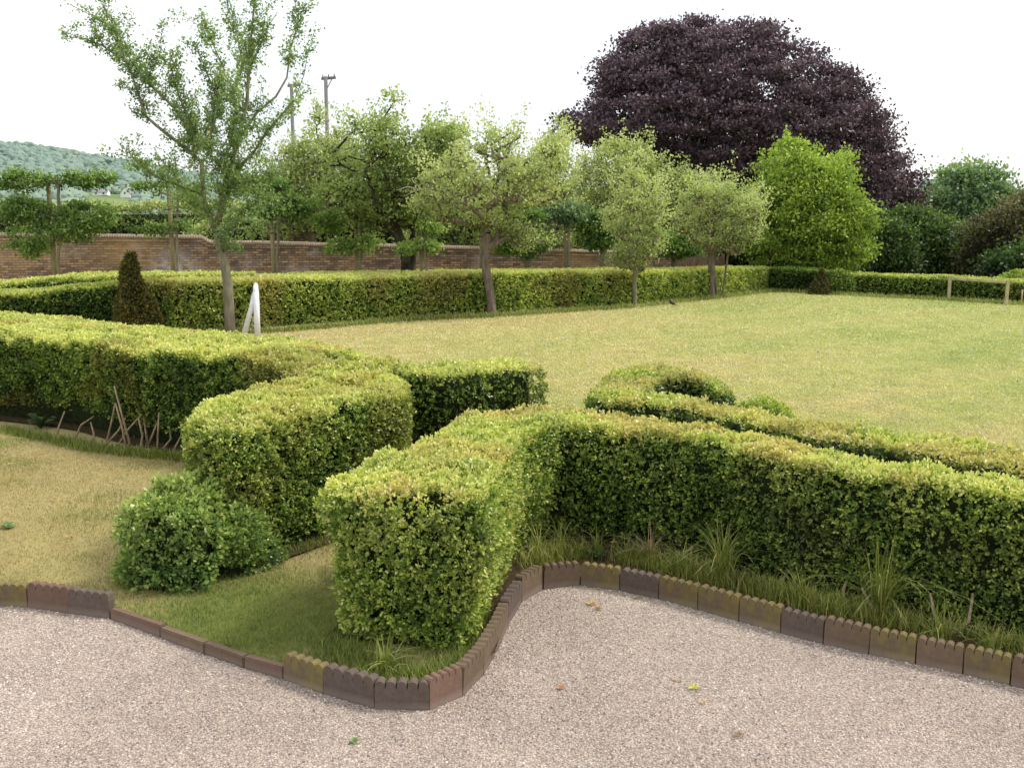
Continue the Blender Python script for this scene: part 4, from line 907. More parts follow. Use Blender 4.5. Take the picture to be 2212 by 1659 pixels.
# ================================================================== POLES
def pole(px, ytop, Y, w, label, arm):
    x0 = D(px, 500, Y)[0]; zt = D(px, ytop, Y)[2]
    r = empty('utility_pole', (x0, Y, 0)); tag(r, label, 'pole', 'utility poles beyond the trees')
    mb = MB(); mb.tube([(x0, Y, 0), (x0, Y, zt)], [w * 1.15, w * .85], 10); mb.build('post', M_pole, r, True, (x0, Y, 0))
    a = MB(); a.box((x0 + arm[0], Y + .18, zt - .08), (arm[1], .12, .16), arm[2]); 
    ca = a.build('crossarm', M_pole, r, False, (x0, Y, 0))
    for q in (-.42, 0, .42):
        i_ = MB(); i_.tube([(x0 + arm[0] + q * arm[1] * math.cos(arm[2]), Y + .18 + q * arm[1] * math.sin(arm[2]), zt - .01), (x0 + arm[0] + q * arm[1] * math.cos(arm[2]), Y + .18 + q * arm[1] * math.sin(arm[2]), zt + .16)], [.05, .035], 6); i_.build('insulator', M_pole, r, True, (x0, Y, 0))
    s_ = MB(); s_.tube([(x0 + .4 * math.cos(arm[2]), Y + .18, zt - .15), (x0, Y + .14, zt - .8)], .03, 5); s_.build('brace', M_pole, r, False, (x0, Y, 0))
pole(713, 166, 66, .13, 'taller utility pole with crossarm standing clear against the sky', (.15, 1.1, math.radians(-30)))
pole(640, 182, 72, .13, 'utility pole seen through the tall open tree', (.15, 1.1, math.radians(-30)))

# ================================================================== GOALS
g0 = G(557, 737); gz = D(557, 630, g0[1])[2]
dirv = nrm(np.array([[g0[0], g0[1]]]))[0]; L = 2.3
root = empty('football_goal', (g0[0], g0[1], 0)); tag(root, 'small white tubular football goal seen end-on beside the tall open tree', 'goal')
O = (g0[0], g0[1], 0); side = np.array([dirv[1], -dirv[0]])
back0 = G(525, 736)
for k in (0, 1):
    o2 = np.array([dirv[0], dirv[1], 0]) * L * k
    top = np.array([g0[0] - side[0] * .0, g0[1], gz]) + o2; ft = np.array([g0[0], g0[1], .03]) + o2; bk = np.array([back0[0], back0[1], .03]) + o2
    m = MB(); m.tube([ft, top], .06, 10); m.build('upright', M_white, root, True, O)
    m = MB(); m.tube([bk, (bk * .3 + top * .7) + [-.01, 0, -.02], top + [-.03, 0, -.04]], [.06, .05, .045], 10); m.build('rear_stay', M_white, root, True, O)
    m = MB(); m.tube([bk, ft], .03, 8); m.build('ground_bar', M_white, root, True, O)
m = MB(); m.tube([np.array([g0[0], g0[1], gz]), np.array([g0[0], g0[1], gz]) + np.array([dirv[0], dirv[1], 0]) * L], .055, 10); m.build('crossbar', M_white, root, True, O)
m = MB(); m.tube([np.array([back0[0], back0[1], .04]), np.array([back0[0], back0[1], .04]) + np.array([dirv[0], dirv[1], 0]) * L], .03, 8); m.build('rear_bar', M_white, root, True, O)
t = NT('goal_net'); M_net = t.out(srgb(200, 208, 226), .8, .2)
m = MB(); A0 = np.array([g0[0] - .05, g0[1], gz - .08]); B0 = np.array([back0[0], back0[1], .05]); dv = np.array([dirv[0], dirv[1], 0]) * L
for i in range(13):
    q = i / 12; m.tube([A0 + dv * q, B0 + dv * q], .004, 4, False); p = A0 * (1 - q) + B0 * q; m.tube([p, p + dv], .004, 4, False)
for i in range(1, 10):
    q = i / 10; pz = A0 * (1 - q) + B0 * q; m.tube([pz, np.array([A0[0], A0[1], pz[2]])], .003, 4, False)
m.build('net', M_net, root, False, O)
# timber goal
ga = G(2049, 649); gb = G(2173, 662); ha = D(2049, 598, ga[1])[2]; hb = D(2173, 606, gb[1])[2]
root = empty('timber_goal', (ga[0], ga[1], 0)); tag(root, 'plain timber goal frame standing before the low hedge at far right', 'goal'); O = (ga[0], ga[1], 0)
for g_, h_ in ((ga, ha + .03), (gb, hb)):
    m = MB(); m.box((g_[0], g_[1], h_ / 2), (.07, .07, h_), .1); m.build('goalpost', M_goalwood, root, False, O)
m = MB(); pa = np.array([ga[0] + .045, ga[1], ha - .05]); pb_ = np.array([gb[0] - .045, gb[1], hb - .05])
u_ = nrm((pb_ - pa)[None])[0]; v_ = nrm(np.cross(u_, [0, 0, 1])[None])[0]; w_ = np.cross(v_, u_)
m.add([pp + v_ * sx_ * .03 + w_ * sz_ * .034 for pp in (pa, pb_) for sx_, sz_ in ((-1, -1), (1, -1), (1, 1), (-1, 1))], [(0, 1, 2, 3), (7, 6, 5, 4), (0, 4, 5, 1), (1, 5, 6, 2), (2, 6, 7, 3), (3, 7, 4, 0)])
m.build('crossbar', M_goalwood, root, False, O)
m = MB(); x_ = ga + [.1, .1, .02]; m.tube([x_, x_ + [.55, .35, .42]], [.022, .018], 6); 
tag(m.build('prop_stick', M_goalwood, None, True, None), 'thin stick leaning on the low hedge just inside the timber goal', 'stick')
m = MB(); x_ = G(2206, 660); m.tube([x_, x_ + [0, 0, .45]], .02, 6); tag(m.build('garden_stake', M_goalwood, None, True), 'thin stake right of the timber goal at the picture edge', 'stake')

# ================================================================== BIRD
pbird = G(1452, 663, .03); root = empty('blackbird', tuple(pbird), math.radians(150)); tag(root, 'small dark blackbird standing on the lawn near the slim fruit tree', 'bird')
t = NT('black_feather'); M_fe = t.out(t.ramp(t.noise(40), [(.3, srgb(32, 24, 22)), (.7, srgb(64, 50, 44))]), .6, .3)
t = NT('beak'); M_beak = t.out(srgb(190, 130, 40), .5, .3)
m = MB(); ppts = [(-.11, 0, .062), (-.07, 0, .075), (-.03, 0, .09), (.01, 0, .105), (.04, 0, .125), (.055, 0, .15), (.065, 0, .168), (.08, 0, .172), (.092, 0, .168)]
m.tube(ppts, [.008, .022, .036, .042, .038, .026, .026, .02, .006], 10); m.build('body', M_fe, root, True)
m = MB(); m.add([(-.10, -.012, .068), (-.20, -.02, .035), (-.20, .02, .035), (-.10, .012, .068), (-.10, -.012, .06), (-.20, -.02, .029), (-.20, .02, .029), (-.10, .012, .06)], [(0, 1, 2, 3), (7, 6, 5, 4), (0, 4, 5, 1), (1, 5, 6, 2), (2, 6, 7, 3)]); m.build('tail', M_fe, root)
m = MB(); m.tube([(.088, 0, .168), (.118, 0, .163)], [.006, .001], 6); m.build('beak', M_beak, root)
for s in (-1, 1):
    m = MB(); m.tube([(0, s * .016, .08), (.005, s * .018, .03), (-.005, s * .018, .002)], .003, 5); m.tube([(-.015, s * .018, .002), (.02, s * .018, .002)], .0025, 5); m.build('leg', M_beak, root)
    m = MB(); m.tube([(.03, s * .034, .11), (-.02, s * .04, .095), (-.09, s * .016, .07)], [.006, .016, .004], 6); m.build('wing', M_fe, root, True)
# ================================================================== EDGING TILES
def tile_mat(name, a, b, moss, mfac):
    t = NT(name); n1 = t.noise(26, 6, .7); n2 = t.noise(7, 4, .6); n3 = t.noise(120, 3, .6); ob = t.n('ShaderNodeObjectInfo').outputs['Random']
    c = t.mix(t.ramp(n1, [(.3, 0), (.7, 1)]), a, b)
    c = t.mix(t.math('MULTIPLY', t.ramp(n2, [(.42, 0), (.66, 1)]), mfac), c, moss)
    c = t.mix(t.ramp(n3, [(.62, 0), (.78, .4)]), c, srgb(150, 140, 124))
    z = t.n('ShaderNodeSeparateXYZ', Vector=t.co()).outputs[2]
    c = t.mix(t.ramp(z, [(.01, .45), (.05, 0)]), c, srgb(160, 144, 134))
    c = t.mix(t.math('MULTIPLY', ob, .25), c, srgb(66, 56, 52))
    return t.out(c, .85, .15, t.bump(n1, .5, .006))
TM = [tile_mat('edging_grey', srgb(92, 80, 76), srgb(118, 104, 98), srgb(104, 98, 60), .3), tile_mat('edging_moss', srgb(100, 88, 72), srgb(122, 106, 84), srgb(134, 124, 58), .85),
      tile_mat('edging_brown', srgb(104, 88, 76), srgb(130, 110, 94), srgb(116, 106, 62), .5), tile_mat('edging_red', srgb(114, 90, 78), srgb(136, 110, 96), srgb(104, 90, 70), .4)]
def tile_mesh(L, H, T, lobes=5):
    """slab with a scalloped, rope-like top; lies along local x, front face at y=-T/2"""
    prof = [(-L/2, -.03)]; lw = L / lobes; r = lw / 2; hb = H - r * 1.25
    top = []
    for k in range(lobes):
        cx = -L/2 + lw * (k + .5)
        for j in range(7):
            a = math.pi * (1 - j / 6.0); x = cx + r * .94 * math.cos(a); z = hb + r * 1.2 * math.sin(a) ** .7 if 0 < j < 6 else hb - .008
            top.append((x, z))
    outline = [(-L/2, -.03)] + [(-L/2, hb - .01)] + top + [(L/2, hb - .01), (L/2, -.03)]
    ins = .004
    bm = bmesh.new()
    fr = [bm.verts.new((x, -T/2, z)) for x, z in outline]; bk = [bm.verts.new((x, T/2, z)) for x, z in outline]
    n = len(outline)
    # quads strips from the base line up to the outline keep the faces convex
    for side_, vs_ in ((0, fr), (1, bk)):
        bl = [bm.verts.new((x, (-T/2 if side_ == 0 else T/2), -.03)) for x, z in outline[1:-1]]
        seq = [vs_[0]] + bl + [vs_[-1]]
        for i in range(1, n - 2):
            q = (bl[i-1], bl[i], vs_[i+1], vs_[i])
            f = bm.faces.new(q if side_ == 0 else q[::-1])
    for i in range(1, n - 2):
        bm.faces.new((fr[i], fr[i+1], bk[i+1], bk[i]))
    bm.faces.new((fr[0], fr[1], bk[1], bk[0])); bm.faces.new((fr[n-2], fr[n-1], bk[n-1], bk[n-2]))
    # front bevel feel: the lobes overhang a touch
    for v in bm.verts:
        if v.co.z > hb - .012: v.co.y *= 1.14
    me = bpy.data.meshes.new('edging_tile'); bm.normal_update(); bm.to_mesh(me); bm.free(); return me
tile_labels = {3: 'mossy dark scalloped edging tile at the left picture edge', 4: 'reddish scalloped edging tile with chipped top, second from the left edge', 5: 'dark scalloped edging tile next to the sunken tiles on the left',
 6: 'low sunken edging tile next to the dark scalloped one on the left', 7: 'second sunken edging tile, bordering the triangle of grass', 8: 'third sunken edging tile, bordering the triangle of grass', 9: 'reddish sunken edging tile where the scalloped ones begin again',
 10: 'mossy scalloped edging tile standing above the reddish sunken one', 11: 'long dark brown scalloped tile left of the corner tile', 12: 'grey corner edging tile nearest the camera, facing straight on', 13: 'reddish brown edging tile just round the foreground corner', 14: 'second edging tile up the right side of the nose hedge',
 15: 'third edging tile up the right side of the nose hedge', 16: 'slim angled edging tile beside the nose hedge', 17: 'angled edging tile where the line bends away behind the nose hedge', 18: 'purple-brown edging tile at the left of the inner bend', 19: 'purple-brown edging tile left of the yellow mossy one',
 20: 'yellow mossy edging tile at the head of the gravel bay', 21: 'grey-brown edging tile just right of the yellow mossy one', 22: 'mossy edging tile, second right of the yellow mossy one', 23: 'brown edging tile, third right of the yellow mossy one', 24: 'dark mossy edging tile, fourth right of the yellow mossy one',
 25: 'dark edging tile beside the broad-leaved dock plant', 26: 'brown edging tile with orange spot below the tall grass tuft', 27: 'brown edging tile, fourth from the right picture edge', 28: 'plain brown edging tile, third from the right picture edge', 29: 'pale mossy edging tile, second from the right picture edge', 30: 'edging tile cut by the right picture edge'}
mat_of = {3: 1, 4: 3, 5: 0, 10: 1, 11: 0, 12: 0, 13: 3, 14: 2, 15: 2, 16: 2, 17: 0, 18: 2, 19: 2, 20: 1, 21: 0, 22: 1, 23: 1, 24: 1, 25: 0, 26: 2, 27: 1, 28: 2, 29: 1, 30: 2}
for i in range(1, len(LW) - 2):
    a, b = np.array(LW[i]), np.array(LW[i + 1]); L = np.linalg.norm(b - a); c = (a + b) / 2; rz = math.atan2(b[1] - a[1], b[0] - a[0])
    sunk = 6 <= i <= 9
    nn_ = np.array([-(b - a)[1], (b - a)[0]]) / L
    c = c + nn_ * .03
    H = .165 + R.uniform(-.008, .008)
    if sunk:
        m = MB(); m.box((0, 0, .01), (L - .006, .05, .11)); me_o = m.build('edging_tile', TM[3] if i == 9 or i == 6 else TM[2]); o = me_o
        bm = bmesh.new(); bm.from_mesh(o.data); bmesh.ops.bevel(bm, geom=bm.edges[:], offset=.006, segments=2, affect='EDGES'); bm.to_mesh(o.data); bm.free()
        o.location = (c[0], c[1], R.uniform(-.004, .004)); o.rotation_euler = (R.normal() * .04, R.normal() * .012, rz)
    else:
        me = tile_mesh(L - .007, H, .05, 5 if L > .2 else 4); me.materials.append(TM[mat_of.get(i, 0)])
        o = link(bpy.data.objects.new('edging_tile', me)); o.location = (c[0], c[1], R.uniform(-.005, .005)); o.rotation_euler = (R.normal() * .03, R.normal() * .012, rz + R.normal() * .01)
    tag(o, tile_labels.get(i, 'scalloped edging tile beyond the %s picture edge' % ('left' if i < 6 else 'right')), 'edging tile', 'edging tiles around the gravel')

# ================================================================== GRASS, WEEDS, STONES
def pip(P2, poly):
    return in_poly(P2[:, 0], P2[:, 1], [tuple(p) for p in poly])
def blades(name, label, P, h, w, pal, tone, lean=.5, z0=.03, curve=.35):
    n = len(P); a = R.uniform(0, 2 * math.pi, n); ln = np.abs(R.normal(size=n)) * lean
    hv = np.broadcast_to(h, n); base = np.concatenate([P, np.full((n, 1), z0)], 1)
    d = np.stack([np.cos(a), np.sin(a), a * 0], 1); s = np.stack([-np.sin(a), np.cos(a), a * 0], 1) * (np.broadcast_to(w, n)[:, None] / 2)
    up = np.array([0, 0, 1.]); k = nrm(up + d * ln[:, None]); k2 = nrm(up + d * (ln + curve)[:, None])
    m_ = base + k * hv[:, None] * .55; tp = m_ + k2 * hv[:, None] * .45
    V = np.empty((n, 4, 3)); V[:, 0] = base - s; V[:, 1] = base + s; V[:, 2] = m_ + s * .8; V[:, 3] = m_ - s * .8
    V2 = np.empty((n, 4, 3)); V2[:, 0] = m_ - s * .8; V2[:, 1] = m_ + s * .8; V2[:, 2] = tp + s * .12; V2[:, 3] = tp - s * .12
    C = palette(tone, pal); TOTAL[0] += 2 * n
    return tag(quads_mesh(name, np.concatenate([V, V2]), 4, M_grass, np.concatenate([C, C])), label, 'grass', None, 'stuff')
GP = [srgb(112, 130, 60), srgb(136, 146, 78), srgb(148, 140, 88), srgb(166, 146, 106), srgb(184, 164, 128)]
GM = [srgb(166, 178, 110), srgb(188, 192, 126), srgb(202, 198, 140), srgb(208, 196, 148), srgb(218, 204, 162)]
GG = [srgb(72, 90, 40), srgb(104, 122, 54), srgb(138, 150, 76), srgb(176, 180, 98), srgb(206, 192, 130)]
# left lawn and triangle by the gravel
ring = [G(x, y)[:2] for x, y in [(-200, 1290), (-60, 1296), (60, 1300), (148, 1312), (236, 1324), (345, 1366), (440, 1402), (525, 1432), (611, 1458), (697, 1488), (808, 1521), (925, 1524), (990, 1480), (1040, 1420), (1060, 1340), (900, 1150), (620, 1130), (430, 1010), (200, 960), (-300, 940)]]
rp = np.array(ring); pts = np.stack([R.uniform(rp[:, 0].min(), rp[:, 0].max(), 260000), R.uniform(rp[:, 1].min(), rp[:, 1].max(), 260000)], 1); pts = pts[pip(pts, ring)]
n = len(pts); P3 = np.concatenate([pts, np.zeros((n, 1))], 1)
tri = np.clip((pts[:, 0] - G(300, 1300)[0]) / .5, 0, 1) * np.clip((G(600, 1230)[1] - pts[:, 1]) / .5 + .35, 0, 1)
edge_f = np.clip(1 - np.abs(pts[:, 1] - np.interp(pts[:, 0], [p[0] for p in LW[1:13]], [p[1] for p in LW[1:13]])) / .35, 0, 1)
green = np.clip(tri * 1.0 + edge_f * .8 + .12 + (fbm(P3, 1.4, 6) - .5) * 2.0, 0, 1)
keep = R.uniform(0, 1, n) < np.clip(.75 + green * .5, 0, 1)
pts, green = pts[keep], green[keep]; n = len(pts)
blades('short_grass', 'dry short grass left of the hedges and on the triangle by the gravel', pts, (.016 + .020 * green) * R.uniform(.6, 1.5, n), .0035, GP, .66 - green * .60 + R.normal(size=n) * .13, .9)
# main lawn, sparse short blades on the nearer half
lw_poly = [G(x, y)[:2] for x, y in [(1170, 905), (1290, 905), (1600, 900), (2300, 1010), (2600, 680), (2212, 655), (1830, 636), (1668, 627), (1370, 658), (1060, 682), (860, 690), (570, 712), (540, 725), (640, 775), (850, 815)]]
rp = np.array(lw_poly); m_ = 1500000; y0_, y1_ = rp[:, 1].min(), rp[:, 1].max(); yy = 1 / (1 / y0_ + R.uniform(0, 1, m_) * (1 / y1_ - 1 / y0_)); xx = (R.uniform(-.75, .75, m_)) * yy
pts = np.stack([xx, yy], 1); pts = pts[pip(pts, lw_poly)][:330000]
n = len(pts); P3 = np.concatenate([pts, np.zeros((n, 1))], 1)
stripe = np.sin((pts[:, 0] * .64 - pts[:, 1] * .77) * 2.3 + (fbm(P3, .35, 21) - .5) * 5)
tn = .52 - np.clip((pts[:, 0] - 1) * .03, -.16, .24) + (fbm(P3 * [1, .5, 1], .5, 9) - .5) * .7 + (fbm(P3, 1.9, 19) - .5) * .35 + stripe * .12 * np.clip(pts[:, 0] * .3, .2, 1) + R.normal(size=n) * .10
blades('mown_grass', 'mown grass of the main lawn', pts, (.014 + pts[:, 1] * .0009) * R.uniform(.6, 1.5, n), .003 + pts[:, 1] * .0007, GM, tn, 1.9)
# long grass and weeds along hedge feet
def along(pts_px, n, sig, z=0.):
    q = R.uniform(0, len(pts_px) - 1.001, n); i = q.astype(int); f = (q - i)[:, None]; A = np.array([G(x, y, z)[:2] for x, y in pts_px])
    return A[i] * (1 - f) + A[i+1] * f + R.normal(size=(n, 2)) * sig
bedl = [(1130, 1240), (1253, 1215), (1338, 1222), (1422, 1242), (1506, 1262), (1595, 1285), (1685, 1310), (1777, 1335), (1876, 1358), (1977, 1380), (2079, 1402), (2181, 1425), (2300, 1450)]
P = along(bedl, 15000, .06); 
dens_ = noise(np.concatenate([P, P[:, :1] * 0], 1), 3.1, 4); P = P[dens_ > R.uniform(.15, .6, len(P))]; P[:, 1] += .06
n = len(P); blades('verge_grass', 'rough grass growing between edging tiles and the long hedge', P, .085 * R.uniform(.2, 1.9, n), .0045, GG, .58 + R.normal(size=n) * .24, .5, .045, .6)
P = along([(60, 712), (400, 722), (570, 722), (700, 712), (850, 698), (960, 692), (1060, 688), (1200, 678), (1370, 667), (1540, 648), (1670, 632), (1830, 641), (2050, 652), (2212, 662)], 16000, .12)
n = len(P); blades('hedge_foot_grass', 'uncut grass fringe at the foot of the far hedges', P, .12 * R.uniform(.4, 1.5, n), .012, GG, .5 + R.normal(size=n) * .2, .5, .03, .6)
P = along([(0, 935), (123, 960), (205, 978), (307, 990), (410, 1000)], 5000, .06); n = len(P); blades('hedge_foot_grass', 'grass under the stems of the long left hedge', P, .07 * R.uniform(.4, 1.6, n), .006, GG, .4 + R.normal(size=n) * .2, .5)
P = np.concatenate([along([(700, 1400), (830, 1470), (950, 1480), (1040, 1400), (1070, 1330)], 5000, .07), along([(280, 1270), (400, 1270), (560, 1220), (700, 1180)], 3000, .06)]); n = len(P)
P = P[pip(P, ring)]; n = len(P); blades('nose_foot_grass', 'longer grass around the foot of the nose hedge', P, .06 * R.uniform(.4, 1.5, n), .004, GG, .42 + R.normal(size=n) * .2, .5)
# individual grass tufts
def tuft(px, py, n, h, label, tone=.3, spread=.05, pal=GG, w=.007):
    c = G(px, py, .045); root = bpy.data.objects.new('grass_tuft', None)
    P = c[:2] + R.normal(size=(n, 2)) * spread * .45; a = R.uniform(0, 2 * math.pi, n); ln = R.uniform(.05, .85, n); hv = h * 1.3 * R.uniform(.35, 1.1, n); tone = tone + .15
    base = np.concatenate([P, np.full((n, 1), .045)], 1); d = np.stack([np.cos(a), np.sin(a), a * 0], 1); s = np.stack([-np.sin(a), np.cos(a), a * 0], 1)
    K = 6; q = np.linspace(0, 1, K + 1); VV = []; 
    pt = [base + d * (ln * hv)[:, None] * (x ** 1.8) * 1.5 + np.array([0, 0, 1.]) * (hv * (x - .38 * ln * 2 * x ** 3))[:, None] for x in q]
    ww = [w * (1 - x ** 2) + .0008 for x in q]
    for j in range(K):
        V = np.empty((n, 4, 3)); V[:, 0] = pt[j] - s * ww[j] / 2; V[:, 1] = pt[j] + s * ww[j] / 2; V[:, 2] = pt[j+1] + s * ww[j+1] / 2; V[:, 3] = pt[j+1] - s * ww[j+1] / 2; VV.append(V)
    C = palette(tone + R.normal(size=n) * .15, pal)
    o = quads_mesh('grass_tuft', np.concatenate(VV), 4, M_grass, np.concatenate([C] * K), None, c); o.location = tuple(c)
    tag(o, label, 'grass tuft', 'tall grass tufts by the edging')
tuft(1900, 1335, 170, .50, 'tallest bright grass tuft beside the long hedge at right', .34, .05)
tuft(1560, 1250, 90, .42, 'airy tall grass tuft over the middle of the long hedge foot', .45, .06)
tuft(1215, 1190, 70, .24, 'short dense grass tuft behind the yellow mossy tile', .4, .07)
tuft(1400, 1215, 60, .26, 'pale bleached grass tuft at the hedge foot', .95, .05, GP)
tuft(1160, 1205, 60, .24, 'grass tuft at the inner corner by the nose hedge', .5, .05)
tuft(2030, 1385, 50, .24, 'small grass tuft right of the tallest one', .5, .05)
tuft(1290, 1200, 40, .22, 'thin grass tuft beside the dark-leaved weed', .4, .04)
tuft(835, 1450, 40, .17, 'grass tuft with broad blades at the foot of the nose hedge', .4, .05, GG, .011)
tuft(1480, 1235, 60, .20, 'feathery low tuft beside the broad dock leaf', .5, .06)
tuft(1720, 1300, 50, .22, 'low grass tuft left of the tallest one', .45, .06)
tuft(2140, 1405, 70, .16, 'low feathery weed tuft near the right picture edge', .42, .07)
# broad-leaved weeds
def dock(px, py, n, L, label, tone=.5, pal=LIME, z=.045, name='dock_plant', wid=.38, lift=.9):
    c = G(px, py, z); root = empty(name, tuple(c)); tag(root, label, 'weed')
    for i in range(n):
        a = 2 * math.pi * i / n + R.uniform(-.4, .4); l = L * R.uniform(.7, 1.1); e = lift * R.uniform(.7, 1.3)
        d = np.array([math.cos(a), math.sin(a), 0]); s = np.array([-math.sin(a), math.cos(a), 0]); vs, fs = [], []; K = 7
        for j in range(K + 1):
            x = j / K; p = d * l * (x * .75) + np.array([0, 0, l * e * (x - .62 * x * x)]); w = l * wid * math.sin(math.pi * min(1, .08 + x * .92)) ** .7 * (.5 if x < .12 else 1) / 2 + .002
            ru = .006 * math.sin(x * 19 + i)
            vs += [p - s * w + [0, 0, w * .35 + ru], p, p + s * w + [0, 0, w * .35 - ru]]
            if j: o_ = (j - 1) * 3; fs += [(o_, o_ + 1, o_ + 4, o_ + 3), (o_ + 1, o_ + 2, o_ + 5, o_ + 4)]
        o = mesh_obj('leaf', vs, fs, M_grass, root, True)
        at = o.data.attributes.new('tint', 'FLOAT_COLOR', 'FACE'); cc_ = palette(np.array([tone + R.normal() * .08]), pal)[0]; at.data.foreach_set('color', np.tile(np.r_[cc_, 1], len(fs)).astype(np.float32))
dock(1786, 1318, 6, .13, 'broad pale-leaved dock plant behind the edging tiles', .62)
dock(1440, 1226, 7, .13, 'broad-leaved dock plant below the middle of the long hedge', .35, lift=.9)
dock(1290, 1206, 9, .12, 'dark glossy-leaved weed near the yellow mossy tile', .12, lift=1.0)
dock(88, 925, 8, .26, 'dark leafy weed at the foot of the long left hedge', .10, z=.03, lift=1.1)
dock(765, 1604, 6, .035, 'tiny green weed growing alone in the gravel', .35, z=.0, name='gravel_weed', lift=1.0)
dock(18, 1140, 9, .10, 'small green weed clump in the dry grass at left edge', .3, z=.03, name='lawn_weed', lift=.7)
dock(235, 1283, 4, .03, 'tiny yellow-flowered weed beside the left edging tiles', .5, z=.03, name='yellow_flower', pal=[srgb(180, 150, 20), srgb(220, 190, 40), srgb(230, 200, 60)])
# fallen leaves
def fallen(px, py, L, rgb, label, z=.006, lobes=5, rot=0.):
    c = G(px, py, 0); vs = [(0, 0, .004)]; n = 20
    for i in range(n):
        a = 2 * math.pi * i / n; r = L * (.62 + .38 * math.cos(lobes * a)) * R.uniform(.85, 1.1); vs.append((r * math.cos(a + rot), r * math.sin(a + rot), .006 + .012 * abs(math.sin(a * 1.5 + rot)) * L / .05))
    fs = [(0, i + 1, (i + 1) % n + 1) for i in range(n)]
    o = mesh_obj('fallen_leaf', vs, fs, M_grass); o.location = (c[0], c[1], z)
    at = o.data.attributes.new('tint', 'FLOAT_COLOR', 'FACE'); at.data.foreach_set('color', np.tile(np.r_[srgb(*rgb), 1], n).astype(np.float32))
    tag(o, label, 'leaf', 'fallen leaves on the gravel and grass')
fallen(1278, 1306, .045, (214, 178, 112), 'yellow-tan fallen leaf at the head of the gravel bay'); fallen(1292, 1318, .035, (176, 138, 84), 'brown fallen leaf curled against the yellow-tan one', rot=1.)
fallen(1498, 1488, .042, (196, 196, 116), 'yellow-green fallen leaf in the middle of the gravel'); fallen(1462, 1470, .022, (214, 180, 130), 'small tan leaf up left of the yellow-green one')
fallen(1372, 1293, .025, (206, 172, 120), 'pale tan leaf close to the edging at the bay'); fallen(1212, 1488, .03, (200, 146, 108), 'faded orange leaf in the gravel left of centre')
fallen(1595, 1590, .03, (150, 128, 106), 'dull brown leaf low in the gravel'); fallen(1520, 1520, .02, (204, 172, 128), 'tiny tan leaf below the yellow-green one')
fallen(24, 1033 - 20, .03, (226, 210, 150), 'pale yellow leaf on the dry grass by the left hedge', .05); fallen(150, 1172, .03, (206, 178, 130), 'tan leaf on the dry grass at left', .05); fallen(118, 1090, .035, (188, 160, 116), 'brown leaf patch on the dry grass', .05)
fallen(312, 990, .04, (210, 170, 80), 'orange-yellow leaf under the left hedge stems', .06); fallen(1325, 1215, .035, (196, 156, 110), 'tan leaf standing behind the yellow mossy tile', .15)
fallen(380, 1180 + 77, .03, (196, 150, 110), 'tan leaf at the foot of the blue-green shrub', .05)
# loose stones
gp = [(p[0], p[1]) for p in LW[2:-1]]; frame = gp + [tuple(G(2500, 1900)[:2]), tuple(G(-300, 1900)[:2])]
fr = np.array(frame); m_ = 130000; yy = R.uniform(fr[:, 1].min(), fr[:, 1].max(), m_); pts = np.stack([R.uniform(fr[:, 0].min(), fr[:, 0].max(), m_), yy], 1); pts = pts[pip(pts, frame)][:70000]; n = len(pts)
oc = nrm(np.array([[1, 0, 0], [0, 1, 0], [-1, 0, 0], [0, -1, 0], [0, 0, 1.], [0, 0, -1]])); tri_ = np.array([[0, 1, 4], [1, 2, 4], [2, 3, 4], [3, 0, 4]])
sz = (.003 + .0055 * R.uniform(0, 1, n) ** 2)[:, None, None]; jit = oc[None] * R.uniform(.55, 1.3, (n, 6, 1)) * sz; jit[:, :, 2] *= .75
ang = R.uniform(0, 6.28, n); ca, sa = np.cos(ang)[:, None], np.sin(ang)[:, None]
J = np.stack([jit[:, :, 0] * ca - jit[:, :, 1] * sa, jit[:, :, 0] * sa + jit[:, :, 1] * ca, jit[:, :, 2]], 2) + np.concatenate([pts, np.full((n, 1), .001)], 1)[:, None, :]
T = J[:, tri_].reshape(-1, 3, 3)
gpal = [srgb(112, 103, 99), srgb(154, 140, 130), srgb(182, 165, 151), srgb(199, 181, 165), srgb(203, 192, 182), srgb(226, 218, 204)]
C = np.repeat(palette(np.clip(R.normal(size=n) * .24 + .5 + (fbm(np.concatenate([pts, pts[:, :1] * 0], 1), 1.1, 66) - .5) * .6, 0, 1), gpal), 4, 0)
t = NT('loose_stone'); a = t.n('ShaderNodeAttribute', _attribute_name='tint').outputs['Color']; M_stone = t.out(a, .8, .25)
tag(quads_mesh('gravel_stones', T, 3, M_stone, C), 'loose pinkish-grey stones over the gravel drive', 'gravel', None, 'stuff')
# dark crumbs on the lawn by the far hedge (bark chips, leaf crumbs)
P = np.stack([R.uniform(-6, 14, 900), R.uniform(15, 30, 900)], 1); P = P[fbm(np.concatenate([P, P[:, :1] * 0], 1), .3, 3) > .47][:380]; n = len(P)
P3 = np.concatenate([P, np.full((n, 1), .04)], 1); tag(quads_mesh('leaf_litter', leaf_quads(P3, nrm(randdir(n) * [1, 1, .2]), R.uniform(.02, .06, n), R.uniform(.02, .04, n)), 4, M_grass, np.tile(srgb(104, 84, 58), (n, 1))), 'scattered brown leaf litter on the lawn', 'litter', None, 'stuff')

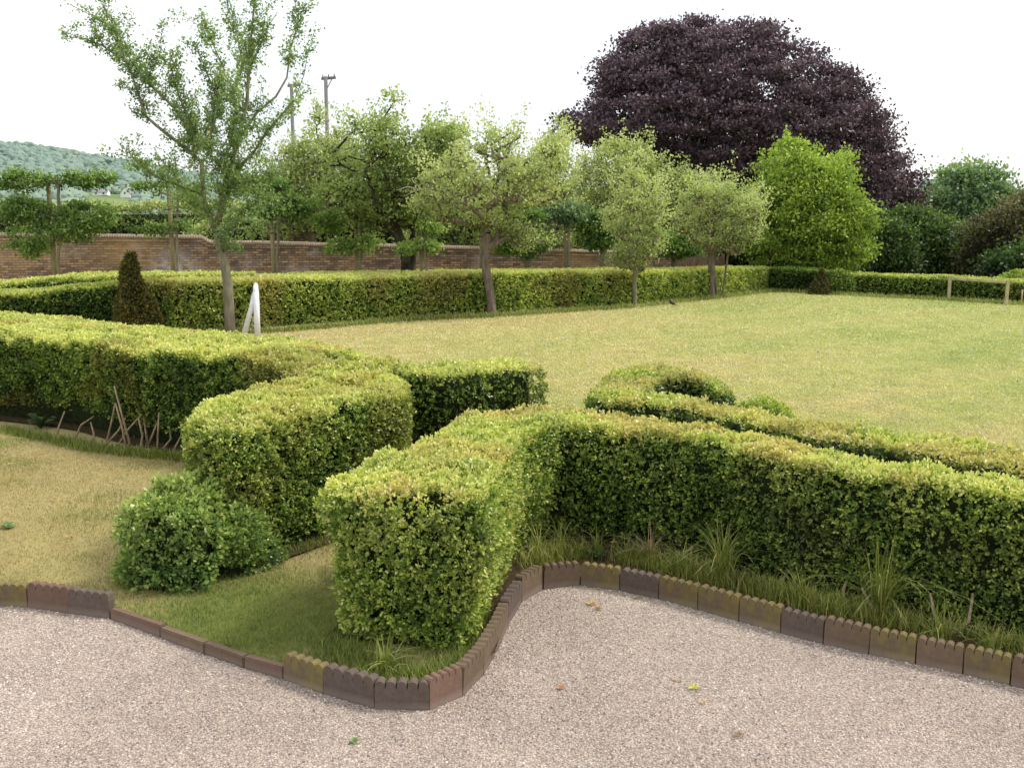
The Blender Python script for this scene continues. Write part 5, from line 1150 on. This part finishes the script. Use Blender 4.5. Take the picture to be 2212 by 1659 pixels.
# ================================================================== SKY, SUN, CAMERA
SUN_EL, SUN_AZ = math.radians(52), math.radians(75)            # azimuth from +Y towards +X
w = bpy.data.worlds.new('World'); scene.world = w; w.use_nodes = True; nt = w.node_tree; nt.nodes.clear()
sky = nt.nodes.new('ShaderNodeTexSky'); sky.sky_type = 'NISHITA'; sky.sun_disc = False; sky.sun_elevation = SUN_EL; sky.sun_rotation = SUN_AZ; sky.dust_density = 4; sky.air_density = 1.0
tc = nt.nodes.new('ShaderNodeTexCoord'); nz = nt.nodes.new('ShaderNodeTexNoise'); nz.inputs['Scale'].default_value = 2.2; nz.inputs['Detail'].default_value = 5; nt.links.new(tc.outputs['Generated'], nz.inputs['Vector'])
rp_ = nt.nodes.new('ShaderNodeValToRGB'); nt.links.new(nz.outputs[0], rp_.inputs[0]); rp_.color_ramp.elements[0].color = (.80, .84, .885, 1); rp_.color_ramp.elements[0].position = .35; rp_.color_ramp.elements[1].color = (1, 1, 1, 1); rp_.color_ramp.elements[1].position = .55
bg1 = nt.nodes.new('ShaderNodeBackground'); bg1.inputs[1].default_value = .05; nt.links.new(sky.outputs[0], bg1.inputs[0])
bg2 = nt.nodes.new('ShaderNodeBackground'); bg2.inputs[1].default_value = 1.1; nt.links.new(rp_.outputs[0], bg2.inputs[0])
ad = nt.nodes.new('ShaderNodeAddShader'); nt.links.new(bg1.outputs[0], ad.inputs[0]); nt.links.new(bg2.outputs[0], ad.inputs[1])
wo = nt.nodes.new('ShaderNodeOutputWorld'); nt.links.new(ad.outputs[0], wo.inputs[0])
sl = bpy.data.lights.new('sun', 'SUN'); sl.energy = 2.9; sl.angle = math.radians(12); sl.color = (1, .96, .88)
so = bpy.data.objects.new('sun', sl); COL.objects.link(so)
sd = Vector((math.sin(SUN_AZ) * math.cos(SUN_EL), math.cos(SUN_AZ) * math.cos(SUN_EL), math.sin(SUN_EL)))
so.rotation_euler = sd.to_track_quat('Z', 'Y').to_euler()
cam = bpy.data.cameras.new('camera'); cam.sensor_width = 36; cam.lens = 36 * F / 2212; cam.clip_end = 5000; cam.clip_start = .05
co_ = bpy.data.objects.new('camera', cam); COL.objects.link(co_); co_.location = (0, 0, HC); co_.rotation_euler = (math.pi / 2 - PITCH, 0, 0); scene.camera = co_
scene.view_settings.view_transform = 'Standard'; scene.view_settings.look = 'None'; scene.view_settings.exposure = 0; scene.view_settings.gamma = 1
scene.cycles.max_bounces = 6; scene.cycles.diffuse_bounces = 3; scene.cycles.transmission_bounces = 3
print('LEAF FACES', TOTAL[0])
